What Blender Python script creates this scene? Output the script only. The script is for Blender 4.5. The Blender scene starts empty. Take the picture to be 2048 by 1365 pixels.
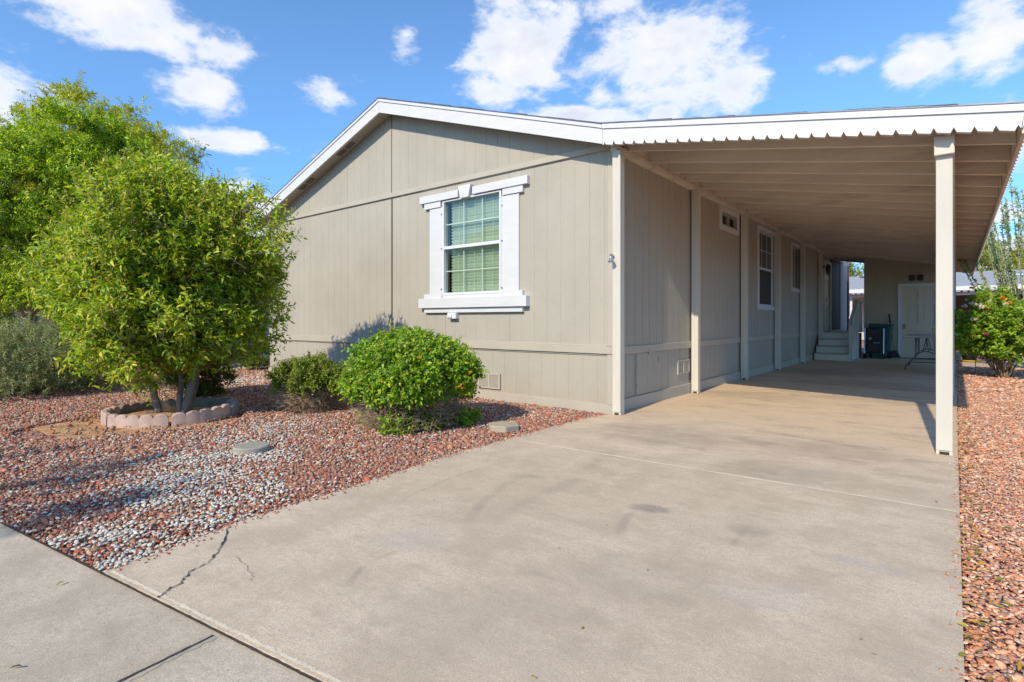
import bpy, bmesh, math, random
import numpy as np
from mathutils import Vector, Matrix, noise as mnoise
R = math.radians
# ------------------------------------------------------------------ camera
sc = bpy.context.scene
F, HX, HY, EYE = 1093.0, 1024.0, 641.0, 1.065          # focal length / principal point / horizon row, in photo pixels
TH = math.atan(888 / 1093.0)
SN, CS = math.sin(TH), math.cos(TH)
cd = bpy.data.cameras.new("camera"); cam = bpy.data.objects.new("camera", cd)
sc.collection.objects.link(cam); sc.camera = cam
cam.location = (0, 0, EYE); cam.rotation_euler = (R(90), 0, TH)
cd.sensor_width = 36; cd.lens = F / 2048 * 36; cd.shift_y = -(682.5 - HY) / 2048
cd.clip_start = 0.05; cd.clip_end = 1500
# ------------------------------------------------------------------ light
SUN_EL, SUN_AZ_X = R(35.9), 0.085                       # light travels along (-0.085, 1)
sv = Vector((SUN_AZ_X, -1, 0)).normalized()
sdir = Vector((sv.x * math.cos(SUN_EL), sv.y * math.cos(SUN_EL), math.sin(SUN_EL)))
ld = bpy.data.lights.new("sun", 'SUN'); sun = bpy.data.objects.new("sun", ld); sc.collection.objects.link(sun)
ld.energy = 2.95; ld.angle = R(0.6); ld.color = (1.0, 0.885, 0.70)
sun.rotation_euler = (-sdir).to_track_quat('-Z', 'Y').to_euler(); sun.location = (2, -20, 20)
sc.view_settings.view_transform = 'Standard'; sc.view_settings.look = 'None'
sc.view_settings.exposure = 0.68; sc.view_settings.gamma = 1; sc.view_settings.use_curve_mapping = False
sc.cycles.max_bounces = 8; sc.cycles.diffuse_bounces = 5; sc.cycles.transparent_max_bounces = 12
sc.cycles.use_denoising = True

def pixdir(px, py):
    t = (px - HX) / F; u = (HY - py) / F
    return Vector((t * CS - SN, t * SN + CS, u))
def ground_at(px, py, z=0.0):
    d = pixdir(px, py); s = (z - EYE) / d.z
    return Vector((d.x * s, d.y * s, z))

# ---- node helper
class NT:
    def __init__(s, nt): s.nt = nt
    def n(s, typ, ins=None, **kw):
        nd = s.nt.nodes.new(typ)
        for k, v in kw.items(): setattr(nd, k, v)
        if ins:
            for k, v in ins.items():
                sock = nd.inputs[k]
                if isinstance(v, bpy.types.NodeSocket): s.nt.links.new(v, sock)
                else: sock.default_value = v
        return nd
    def math(s, op, a, b=0.0, c=0.0, clamp=False):
        return s.n('ShaderNodeMath', {0: a, 1: b, 2: c}, operation=op, use_clamp=clamp).outputs[0]
    def vm(s, op, a, b=(0, 0, 0)):
        nd = s.n('ShaderNodeVectorMath', {0: a, 1: b}, operation=op)
        return nd.outputs['Value'] if op in ('DOT_PRODUCT', 'LENGTH', 'DISTANCE') else nd.outputs[0]
    def ss(s, v, a, b, o0=0.0, o1=1.0):
        return s.n('ShaderNodeMapRange', {0: v, 1: a, 2: b, 3: o0, 4: o1}, interpolation_type='SMOOTHSTEP').outputs[0]
    def mix(s, f, a, b, mode='MIX'):
        nd = s.n('ShaderNodeMix', data_type='RGBA', blend_type=mode)
        for idx, v in ((0, f), (6, a), (7, b)):
            if isinstance(v, bpy.types.NodeSocket): s.nt.links.new(v, nd.inputs[idx])
            else: nd.inputs[idx].default_value = v if idx == 0 else (tuple(v) + (1,))[:4]
        return nd.outputs[2]
    def noise(s, vec, scale, detail=4, rough=0.55, mapping=None, dist=0.0):
        if mapping is not None:
            vec = s.n('ShaderNodeMapping', {'Vector': vec, 'Scale': mapping}).outputs[0]
        return s.n('ShaderNodeTexNoise', {'Vector': vec, 'Scale': scale, 'Detail': detail, 'Roughness': rough, 'Distortion': dist}).outputs[0]

w = bpy.data.worlds.new("World"); sc.world = w; w.use_nodes = True
W = NT(w.node_tree); w.node_tree.nodes.clear()
sky = W.n('ShaderNodeTexSky'); sky.sky_type = 'NISHITA'; sky.sun_disc = False
sky.sun_elevation = SUN_EL; sky.sun_rotation = math.atan2(sdir.x, sdir.y); sky.altitude = 300
sky.air_density = 1.0; sky.dust_density = 0.3; sky.ozone_density = 2.2
gv = W.n('ShaderNodeTexCoord').outputs['Generated']
nv = W.vm('NORMALIZE', gv)
skyc = W.mix(1.0, sky.outputs[0], (0.63, 0.86, 1.02), 'MULTIPLY')
zup = W.n('ShaderNodeSeparateXYZ', {0: nv}).outputs[2]
skyc = W.mix(W.ss(zup, 0.42, 0.0), skyc, (0.50, 0.70, 0.93), 'MULTIPLY')
n1 = W.noise(nv, 7.0, 9, 0.62, mapping=(1, 1, 1.9), dist=0.25)
n2 = W.noise(nv, 22.0, 6, 0.6, mapping=(1, 1, 1.8))
nn = W.math('ADD', W.math('MULTIPLY', n1, 0.72), W.math('MULTIPLY', n2, 0.28))
CL = [(215, 20, 190, 62, 1.1), (310, 75, 85, 38, .95), (380, 183, 72, 38, 1.0), (655, 188, 52, 42, .95), (810, 70, 26, 34, .8), (1045, 70, 105, 85, 1.05),
      (1320, 112, 165, 78, 1.1), (1150, 232, 100, 24, 1.0), (1460, 172, 72, 44, .95), (990, 185, 70, 30, .8), (1200, 190, 60, 40, .8), (1330, 222, 28, 18, .75), (460, 284, 105, 19, .9),
      (1845, 122, 50, 42, .9), (1990, 55, 62, 66, 1.0), (1690, 132, 42, 16, .65), (2020, 430, 90, 30, .9), (2030, 500, 120, 60, .8), (500, 425, 110, 50, 1.0), (1215, 5, 70, 30, .8),
      (880, 330, 200, 50, .8), (1040, 150, 90, 60, .7), (-300, 120, 260, 120, 1.0), (2500, 200, 300, 120, 1.0)]
mask = None
for (cx, cy, rx, ry, am) in CL:
    c = pixdir(cx, cy); L = c.length; c = c.normalized()
    a = Vector((0, 0, 1)).cross(c).normalized(); b = c.cross(a)
    k = F * L   # pixels per radian near there
    ta = a / (rx / k * 1.28) ; tb = b / (ry / k * 1.28)
    dv = W.vm('SUBTRACT', nv, tuple(c))
    da = W.vm('DOT_PRODUCT', dv, tuple(ta)); db = W.vm('DOT_PRODUCT', dv, tuple(tb))
    q = W.math('SQRT', W.math('ADD', W.math('MULTIPLY', da, da), W.math('MULTIPLY', db, db)))
    m = W.math('MULTIPLY', W.math('SUBTRACT', 1.42, q, clamp=False), am)
    front = W.math('GREATER_THAN', W.vm('DOT_PRODUCT', nv, tuple(c)), 0.2)
    m = W.math('MULTIPLY', m, front)
    mask = m if mask is None else W.math('MAXIMUM', mask, m)
dens = W.math('ADD', W.math('MULTIPLY', mask, 0.62), W.math('MULTIPLY', W.math('SUBTRACT', nn, 0.5), 2.3))
alpha = W.ss(dens, 0.22, 0.60)
alpha = W.math('MULTIPLY', alpha, W.ss(mask, 0.0, 0.18))
# broken cloud in the rest of the sky, behind the photographer
thick = W.ss(dens, 0.45, 0.95)
n3 = W.noise(nv, 11.0, 4, 0.5, mapping=(1, 1, 1.6))
ccol = W.mix(W.ss(n3, 0.38, 0.62), (3.3, 3.4, 3.8), (4.35, 4.3, 4.25))
ccol = W.mix(thick, (3.9, 4.05, 4.4), ccol)
fin = W.mix(W.math('MULTIPLY', alpha, 0.93), skyc, ccol)
bg = W.n('ShaderNodeBackground', {'Color': fin, 'Strength': 0.15})
W.n('ShaderNodeOutputWorld', {0: bg.outputs[0]})

# ------------------------------------------------------------------ materials
MATS = {}
def newmat(name):
    m = bpy.data.materials.new(name); m.use_nodes = True; m.node_tree.nodes.clear(); return m, NT(m.node_tree)
def finish(T, base, rough=0.6, bump=None, bstr=0.3, bdist=0.01, spec=0.4, metal=0.0, trans=None):
    ins = {'Base Color': base if isinstance(base, bpy.types.NodeSocket) else tuple(base) + (1,), 'Roughness': rough, 'Specular IOR Level': spec, 'Metallic': metal}
    if bump is not None:
        ins['Normal'] = T.n('ShaderNodeBump', {'Height': bump, 'Strength': bstr, 'Distance': bdist}).outputs[0]
    p = T.n('ShaderNodeBsdfPrincipled', ins).outputs[0]
    if trans is not None:
        tr = T.n('ShaderNodeBsdfTranslucent', {'Color': trans[0]}).outputs[0]
        p = T.n('ShaderNodeMixShader', {0: trans[1], 1: p, 2: tr}).outputs[0]
    T.n('ShaderNodeOutputMaterial', {0: p})
def obco(T): return T.n('ShaderNodeNewGeometry').outputs['Position']
def paint(name, col, rough=0.55, var=0.10, scale=3.0, bscale=60, bstr=0.25, mapping=(1, 1, 1), dirt=None, metal=0.0, bdist=0.004):
    m, T = newmat(name); P = obco(T)
    a = T.noise(P, scale, 5, 0.6, mapping=mapping); b = T.noise(P, bscale, 4, 0.6, mapping=mapping)
    v = T.math('ADD', T.math('MULTIPLY', a, 0.7), T.math('MULTIPLY', b, 0.3))
    c = T.mix(T.ss(v, 0.3, 0.7), [x * (1 - var) for x in col], [x * (1 + var) for x in col])
    if dirt:
        d = T.noise(P, dirt[2], 6, 0.7, mapping=mapping); c = T.mix(T.math('MULTIPLY', T.ss(d, 0.52, 0.72), dirt[1]), c, dirt[0])
    finish(T, c, rough, b, bstr, bdist, metal=metal); MATS[name] = m; return m

def siding_mat(name, col, flip=False):
    m, T = newmat(name); P = obco(T)
    a = T.noise(P, 0.9, 5, 0.6); s1 = T.noise(P, 1.0, 4, 0.65, mapping=(22, 22, 150), dist=0.4)
    s2 = T.noise(P, 1.0, 3, 0.5, mapping=(90, 90, 5)); s3 = T.noise(P, 40, 4, 0.6)
    c = T.mix(T.ss(a, 0.3, 0.7), [x * 0.94 for x in col], [x * 1.06 for x in col])
    c = T.mix(T.math('MULTIPLY', T.ss(s1, 0.50, 0.72), 0.22), c, [x * 0.72 for x in col])
    c = T.mix(T.math('MULTIPLY', T.ss(s3, 0.62, 0.8), 0.25), c, [x * 0.7 for x in col])
    z = T.n('ShaderNodeSeparateXYZ', {0: P}).outputs[2]
    splash = T.math('MULTIPLY', T.ss(T.math('ADD', z, T.math('MULTIPLY', a, 0.5)), 0.62, 0.18), 0.35)   # soil splashed on the foot of the wall
    c = T.mix(splash, c, (0.36, 0.25, 0.16))
    h = T.math('ADD', T.math('MULTIPLY', s1, 1.0), T.math('ADD', T.math('MULTIPLY', s2, 0.5), T.math('MULTIPLY', s3, 0.5)))
    finish(T, c, 0.62, h, 0.55, 0.006, spec=0.3); MATS[name] = m; return m
SID = (0.408, 0.372, 0.305)
siding_mat('siding', SID)
paint('beige_trim', (0.44, 0.395, 0.32), 0.6, 0.05, 2.0, 70, 0.35)
paint('carport_paint', (0.63, 0.56, 0.465), 0.6, 0.10, 2.2, 60, 0.5, mapping=(.5, 3, 3), dirt=((0.26, 0.19, 0.14), 0.35, 1.5))
paint('post_paint', (0.56, 0.52, 0.44), 0.55, 0.05, 3, 50, 0.4, mapping=(3, 3, .5))
paint('shed_paint', (0.46, 0.39, 0.28), 0.65, 0.06, 1.2, 60, 0.4)
paint('white_trim', (0.615, 0.61, 0.61), 0.5, 0.04, 2.5, 55, 0.45, mapping=(1, 1, 5), dirt=((0.52, 0.50, 0.47), 0.25, 2.0))
paint('white_vinyl', (0.66, 0.67, 0.69), 0.35, 0.03, 8, 60, 0.1)
paint('door_white', (0.66, 0.59, 0.475), 0.4, 0.04, 3, 60, 0.1)
paint('black_metal', (0.018, 0.018, 0.02), 0.4, 0.3, 10, 80, 0.2)
paint('black_plastic', (0.012, 0.014, 0.018), 0.45, 0.3, 10, 80, 0.2)
paint('chrome', (0.62, 0.62, 0.62), 0.18, 0.05, 10, 80, 0.05, metal=0.9)
paint('grey_metal', (0.16, 0.17, 0.19), 0.35, 0.1, 10, 80, 0.1, metal=0.7)
paint('teal_plastic', (0.012, 0.10, 0.095), 0.42, 0.15, 5, 60, 0.15)
paint('red_plastic', (0.42, 0.03, 0.03), 0.4, 0.1, 5, 60, 0.1)
paint('orange_tag', (0.75, 0.18, 0.08), 0.5, 0.1, 5, 60, 0.1)
paint('yellow_plastic', (0.80, 0.50, 0.02), 0.4, 0.1, 5, 60, 0.1)
paint('table_top', (0.50, 0.47, 0.42), 0.5, 0.05, 6, 90, 0.2)
paint('dark_wood', (0.07, 0.045, 0.035), 0.7, 0.3, 6, 60, 0.4, mapping=(3, 3, .4))
paint('weathered_white', (0.40, 0.38, 0.37), 0.7, 0.25, 7, 60, 0.5, mapping=(4, 4, .3), dirt=((0.12, 0.10, 0.09), 0.6, 3))
paint('dark_gap', (0.03, 0.025, 0.02), 0.9, 0.2, 10, 60, 0.1)
paint('curtain', (0.16, 0.095, 0.05), 0.8, 0.2, 10, 60, 0.1)
paint('screen_mesh', (0.05, 0.05, 0.047), 0.75, 0.15, 30, 300, 0.2)
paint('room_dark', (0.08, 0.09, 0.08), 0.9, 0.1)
paint('vent_screen', (0.17, 0.14, 0.10), 0.8, 0.2, 40, 300, 0.3)
paint('shingle', (0.13, 0.125, 0.125), 0.9, 0.35, 14, 120, 0.9, bdist=0.01)
paint('pale_shingle', (0.33, 0.34, 0.36), 0.9, 0.15, 6, 60, 0.8)
paint('neighbour_wall', (0.52, 0.47, 0.40), 0.7, 0.06)
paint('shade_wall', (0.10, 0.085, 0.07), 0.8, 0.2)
paint('edger_pink', (0.47, 0.335, 0.275), 0.85, 0.18, 9, 90, 0.8, dirt=((0.55, 0.42, 0.34), 0.6, 5), bdist=0.006)
paint('edger_grey', (0.30, 0.30, 0.27), 0.85, 0.18, 9, 90, 0.8, dirt=((0.42, 0.36, 0.30), 0.6, 5), bdist=0.006)
paint('edger_old', (0.20, 0.165, 0.13), 0.9, 0.18, 9, 90, 0.8, dirt=((0.32, 0.27, 0.20), 0.6, 5), bdist=0.006)
paint('paver_tan', (0.40, 0.34, 0.25), 0.85, 0.12, 7, 110, 0.8, dirt=((0.25, 0.2, 0.15), 0.4, 4), bdist=0.005)
paint('paver_grey', (0.34, 0.31, 0.25), 0.85, 0.12, 7, 110, 0.8, dirt=((0.25, 0.2, 0.15), 0.4, 4), bdist=0.005)
paint('bark', (0.20, 0.165, 0.13), 0.85, 0.35, 9, 50, 0.9, mapping=(2, 2, .6), dirt=((0.09, 0.07, 0.05), 0.7, 6), bdist=0.01)
paint('pale_bark', (0.32, 0.27, 0.22), 0.85, 0.3, 9, 50, 0.9, mapping=(2, 2, .6), dirt=((0.14, 0.11, 0.09), 0.7, 5), bdist=0.01)
paint('twig', (0.20, 0.15, 0.10), 0.85, 0.3, 9, 50, 0.2)
paint('dry_twig', (0.33, 0.235, 0.15), 0.85, 0.35, 9, 50, 0.2)
paint('ocotillo_stem', (0.34, 0.35, 0.22), 0.8, 0.3, 9, 50, 0.3)
paint('cane', (0.25, 0.17, 0.10), 0.8, 0.35, 9, 50, 0.3)
paint('soil', (0.50, 0.29, 0.14), 0.95, 0.25, 5, 70, 1.0, dirt=((0.27, 0.14, 0.08), 0.7, 9), bdist=0.012)
paint('joint_fill', (0.68, 0.565, 0.42), 0.9, 0.15, 12, 90, 0.6)
paint('crack_dark', (0.06, 0.045, 0.035), 0.95, 0.4, 20, 90, 0.6)
paint('joint_dirt', (0.42, 0.36, 0.28), 0.9, 0.2, 12, 90, 0.6)
paint('red_curb', (0.35, 0.05, 0.03), 0.7, 0.2)
paint('bin_rust', (0.28, 0.10, 0.05), 0.8, 0.3)

def attr_mat(name, rough=0.5, trans=0.0, spec=0.4, nvar=0.25, nscale=40, bstr=0.0):
    m, T = newmat(name)
    a = T.n('ShaderNodeAttribute', attribute_name='col').outputs['Color']
    P = obco(T); nz = T.noise(P, nscale, 3, 0.6)
    c = T.mix(1.0, a, T.n('ShaderNodeCombineColor', {0: T.ss(nz, .2, .8, 1 - nvar, 1 + nvar), 1: T.ss(nz, .2, .8, 1 - nvar, 1 + nvar), 2: T.ss(nz, .2, .8, 1 - nvar, 1 + nvar)}).outputs[0], 'MULTIPLY')
    tr = None
    if trans: tr = (T.mix(1.0, c, (1.25, 1.35, 0.5), 'MULTIPLY'), trans)
    finish(T, c, rough, nz if bstr else None, bstr, 0.004, spec=spec, trans=tr); MATS[name] = m; return m
attr_mat('leaf', 0.42, 0.36, 0.45, 0.10, 30)
attr_mat('stone', 0.95, 0, 0.12, 0.30, 120, 0.6)
attr_mat('petal', 0.6, 0.25, 0.3, 0.05, 30)

def glass_mat(name, tint, refl=1.0):
    m, T = newmat(name)
    tr = T.n('ShaderNodeBsdfTransparent', {0: tuple(tint) + (1,)}).outputs[0]
    gl = T.n('ShaderNodeBsdfGlossy', {'Color': (0.9, 0.95, 0.95, 1), 'Roughness': 0.02}).outputs[0]
    lw = T.n('ShaderNodeLayerWeight', {0: 0.25}).outputs['Fresnel']
    T.n('ShaderNodeOutputMaterial', {0: T.n('ShaderNodeMixShader', {0: T.math('ADD', T.math('MULTIPLY', lw, 0.9 * refl), 0.06 * refl), 1: tr, 2: gl}).outputs[0]})
    MATS[name] = m
glass_mat('glass_green', (0.84, 0.95, 0.86)); glass_mat('glass_dark', (0.35, 0.38, 0.34))
paint('blind', (0.80, 0.82, 0.72), 0.5, 0.04, 6, 60, 0.05)

def concrete(name, base, warm, kind):
    m, T = newmat(name); P = obco(T)
    sx = T.n('ShaderNodeSeparateXYZ', {0: P}); X, Y = sx.outputs[0], sx.outputs[1]
    big = T.noise(P, 0.55, 6, 0.6, dist=0.3); mid = T.noise(P, 3.2, 6, 0.65); fine = T.noise(P, 150, 3, 0.6); sp = T.noise(P, 380, 2, 0.5)
    streak = T.noise(P, 1.0, 5, 0.65, mapping=(0.8, 5.5, 1), dist=0.6)
    c = T.mix(T.ss(big, 0.3, 0.7), [base[0] * .84, base[1] * .82, base[2] * .80], [x * 1.08 for x in base])
    c = T.mix(T.math('MULTIPLY', T.ss(mid, 0.42, 0.62), 0.62), c, [base[0] * 0.70, base[1] * 0.68, base[2] * 0.65])
    c = T.mix(T.math('MULTIPLY', T.ss(streak, 0.48, 0.70), 0.38), c, [base[0] * 0.70, base[1] * 0.67, base[2] * 0.65])
    c = T.mix(T.math('MULTIPLY', T.ss(T.noise(P, 7.0, 7, 0.75), 0.52, 0.68), 0.35), c, [base[0] * 1.18, base[1] * 1.18, base[2] * 1.18])
    c = T.mix(T.math('MULTIPLY', T.ss(T.noise(P, 1.4, 5, 0.6, dist=1.0), 0.55, 0.72), 0.35), c, [x * 1.22 for x in base])
    if kind == 'drive':
        # blown dirt and tyre grime crossing the covered half of the slab
        wm = T.math('MULTIPLY', T.ss(Y, 4.2, 6.6), T.ss(streak, 0.25, 0.65, 0.35, 0.9))
        c = T.mix(wm, c, warm)
        gr = T.math('MULTIPLY', T.math('MULTIPLY', T.ss(Y, 3.2, 5.5), T.ss(Y, 17, 12)), T.ss(T.noise(P, 1.3, 6, 0.7, mapping=(0.9, 2.6, 1), dist=0.5), 0.52, 0.72))
        c = T.mix(T.math('MULTIPLY', gr, 0.62), c, (0.15, 0.115, 0.09))
        rough_n = T.noise(P, 2.6, 8, 0.78, mapping=(1, 1.6, 1), dist=0.4)
        def blob(x, y, rx, ry, rot, amt, colr):
            global _dummy
            ca, sa = math.cos(rot), math.sin(rot)
            dx = T.math('SUBTRACT', X, x); dy = T.math('SUBTRACT', Y, y)
            u = T.math('DIVIDE', T.math('ADD', T.math('MULTIPLY', dx, ca), T.math('MULTIPLY', dy, sa)), rx)
            v = T.math('DIVIDE', T.math('SUBTRACT', T.math('MULTIPLY', dy, ca), T.math('MULTIPLY', dx, sa)), ry)
            q = T.math('ADD', T.math('MULTIPLY', u, u), T.math('MULTIPLY', v, v))
            q = T.math('ADD', q, T.math('MULTIPLY', T.math('SUBTRACT', rough_n, 0.5), 4.2))
            return T.mix(T.math('MULTIPLY', T.ss(q, 1.4, -0.4), amt * .95), c, colr)
        for (px, py, rx, ry, rot, amt, colr) in MARKS:
            g = ground_at(px, py); c = blob(g.x, g.y, rx, ry, rot, amt, colr)
        for (pts, wd, amt) in ARCS:
            a, b, cc2 = [ground_at(*q) for q in pts]
            # circle through three points
            d = 2 * (a.x * (b.y - cc2.y) + b.x * (cc2.y - a.y) + cc2.x * (a.y - b.y))
            s1, s2, s3 = [q.x ** 2 + q.y ** 2 for q in (a, b, cc2)]
            ux = (s1 * (b.y - cc2.y) + s2 * (cc2.y - a.y) + s3 * (a.y - b.y)) / d
            uy = (s1 * (cc2.x - b.x) + s2 * (a.x - cc2.x) + s3 * (b.x - a.x)) / d
            rr = math.hypot(a.x - ux, a.y - uy)
            dx = T.math('SUBTRACT', X, ux); dy = T.math('SUBTRACT', Y, uy)
            rad = T.math('SQRT', T.math('ADD', T.math('MULTIPLY', dx, dx), T.math('MULTIPLY', dy, dy)))
            ring = T.ss(T.math('ABSOLUTE', T.math('SUBTRACT', rad, rr)), wd, wd * 0.2)
            L = max((a - cc2).length * 0.5, .05); mx, my = b.x, b.y
            ex = T.math('SUBTRACT', X, mx); ey = T.math('SUBTRACT', Y, my)
            near = T.ss(T.math('SQRT', T.math('ADD', T.math('MULTIPLY', ex, ex), T.math('MULTIPLY', ey, ey))), L * 1.15, L * 0.4)
            k = T.math('MULTIPLY', T.math('MULTIPLY', ring, near), T.ss(mid, 0.35, 0.65, amt * 0.1, amt * .7))
            c = T.mix(k, c, (0.15, 0.135, 0.125))
    c = T.mix(T.math('MULTIPLY', T.ss(T.noise(P, 9.0, 8, 0.8, mapping=(.6, 1.6, 1)), 0.50, 0.62), 0.38), c, [base[0] * .66, base[1] * .63, base[2] * .61])
    c = T.mix(T.ss(fine, 0.42, 0.60, 0.0, 0.42), c, [x * 0.58 for x in base])
    c = T.mix(T.ss(T.noise(P, 42, 7, 0.85), 0.46, 0.58, 0.0, 0.42), c, [x * 0.62 for x in base])
    c = T.mix(T.ss(T.noise(P, 130, 3, 0.6), 0.60, 0.66, 0, 0.6), c, [x * 0.42 for x in base])
    c = T.mix(T.ss(T.noise(P, 170, 2, 0.5), 0.62, 0.72, 0, 0.3), c, [x * 1.5 for x in base])
    h = T.math('ADD', T.math('MULTIPLY', mid, 0.6), T.math('ADD', T.math('MULTIPLY', fine, 0.5), T.math('MULTIPLY', sp, 0.4)))
    finish(T, c, 0.85, h, 0.5, 0.004, spec=0.3); MATS[name] = m
MARKS = [(1300, 1018, .13, .07, 0.3, .75, (0.13, 0.115, 0.105)), (1060, 953, .16, .07, 0.5, .45, (0.15, 0.135, 0.12)), (1500, 1062, .12, .09, 0.5, .5, (0.15, 0.13, 0.12)),
         (1650, 900, .75, .35, 0.1, .45, (0.19, 0.155, 0.125)), (1330, 870, .8, .5, 0.2, .5, (0.18, 0.15, 0.125)), (1560, 945, .5, .3, 0.2, .4, (0.18, 0.155, 0.13)),
         (1730, 1130, .16, .07, 0.1, .55, (0.50, 0.46, 0.42)), (1540, 1190, .22, .14, 0.6, .4, (0.50, 0.45, 0.40)), (830, 1080, .22, .14, .6, .4, (0.45, 0.42, 0.39)),
         (1240, 1160, .5, .3, .8, .25, (0.20, 0.16, 0.13)), (950, 1250, .6, .3, .4, .22, (0.22, 0.18, 0.15)), (1750, 800, 1.1, .35, .1, .45, (0.17, 0.13, 0.10)),
         (1480, 790, .9, .5, .1, .45, (0.19, 0.145, 0.11)), (1650, 745, 1.2, 1.0, .1, .5, (0.13, 0.10, 0.075)), (1760, 770, 1.2, .8, .1, .4, (0.14, 0.105, 0.08))]
ARCS = [(((700, 1200), (735, 1130), (790, 1105)), .025, .6), (((930, 1050), (985, 990), (1060, 945)), .05, .45), (((1240, 1080), (1248, 1045), (1275, 1015)), .04, .5),
        (((760, 1030), (880, 965), (1010, 925)), .03, .35), (((1460, 1100), (1480, 1070), (1500, 1050)), .03, .5), (((1150, 1010), (1230, 945), (1300, 910)), .06, .3),
        (((1030, 1020), (1160, 950), (1240, 880)), .1, .3)]
concrete('concrete_drive', (0.675, 0.542, 0.398), (0.75, 0.545, 0.34), 'drive')
concrete('concrete_walk', (0.60, 0.505, 0.375), (0.5, 0.4, 0.3), 'walk')

def gravel_base(name):
    m, T = newmat(name); P = obco(T)
    v = T.n('ShaderNodeTexVoronoi', {'Vector': P, 'Scale': 34.0, 'Randomness': 1.0}); col = v.outputs['Color']; d = v.outputs['Distance']
    s = T.n('ShaderNodeSeparateColor', {0: col})
    c = T.mix(s.outputs[0], (0.40, 0.19, 0.14), (0.30, 0.19, 0.16))
    c = T.mix(T.ss(s.outputs[1], .6, .9), c, (0.44, 0.24, 0.17)); c = T.mix(T.ss(s.outputs[2], .85, .95), c, (0.55, 0.47, 0.40))
    c = T.mix(T.ss(T.noise(P, 0.8, 4), 0.5, 0.75, 0, 0.5), c, (0.36, 0.22, 0.13))
    finish(T, c, 0.9, T.math('SUBTRACT', 1.0, d), 1.0, 0.02, spec=0.2); MATS[name] = m
gravel_base('gravel')
m_, T_ = newmat('asphalt'); P_ = obco(T_)
finish(T_, T_.mix(T_.noise(P_, 60, 3), (0.035, 0.035, 0.036), (0.09, 0.088, 0.085)), 0.9, T_.noise(P_, 120, 3), 0.5, 0.006); MATS['asphalt'] = m_

# ------------------------------------------------------------------ scene helpers
COL = sc.collection; ORG = {}
def meta(o, label=None, cat=None, group=None, kind=None):
    if label: o['label'] = label
    if cat: o['category'] = cat
    if group: o['group'] = group
    if kind: o['kind'] = kind
    return o
def empty(name, loc, label, cat, group=None):
    o = bpy.data.objects.new(name, None); COL.objects.link(o); o.location = loc; o.empty_display_size = .1
    ORG[o] = Vector(loc); return meta(o, label, cat, group)
def link(name, me, mat, parent=None, smooth=False, loc=None):
    o = bpy.data.objects.new(name, me); COL.objects.link(o)
    if mat: me.materials.append(MATS[mat] if isinstance(mat, str) else mat)
    if parent is not None:
        o.parent = parent; org = ORG[parent]; me.transform(Matrix.Translation(-org)); ORG[o] = org
        o.location = (0, 0, 0)
    else:
        l = Vector(loc) if loc is not None else Vector((0, 0, 0))
        me.transform(Matrix.Translation(-l)); o.location = l; ORG[o] = l
    if smooth: me.shade_smooth()
    return o
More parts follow.
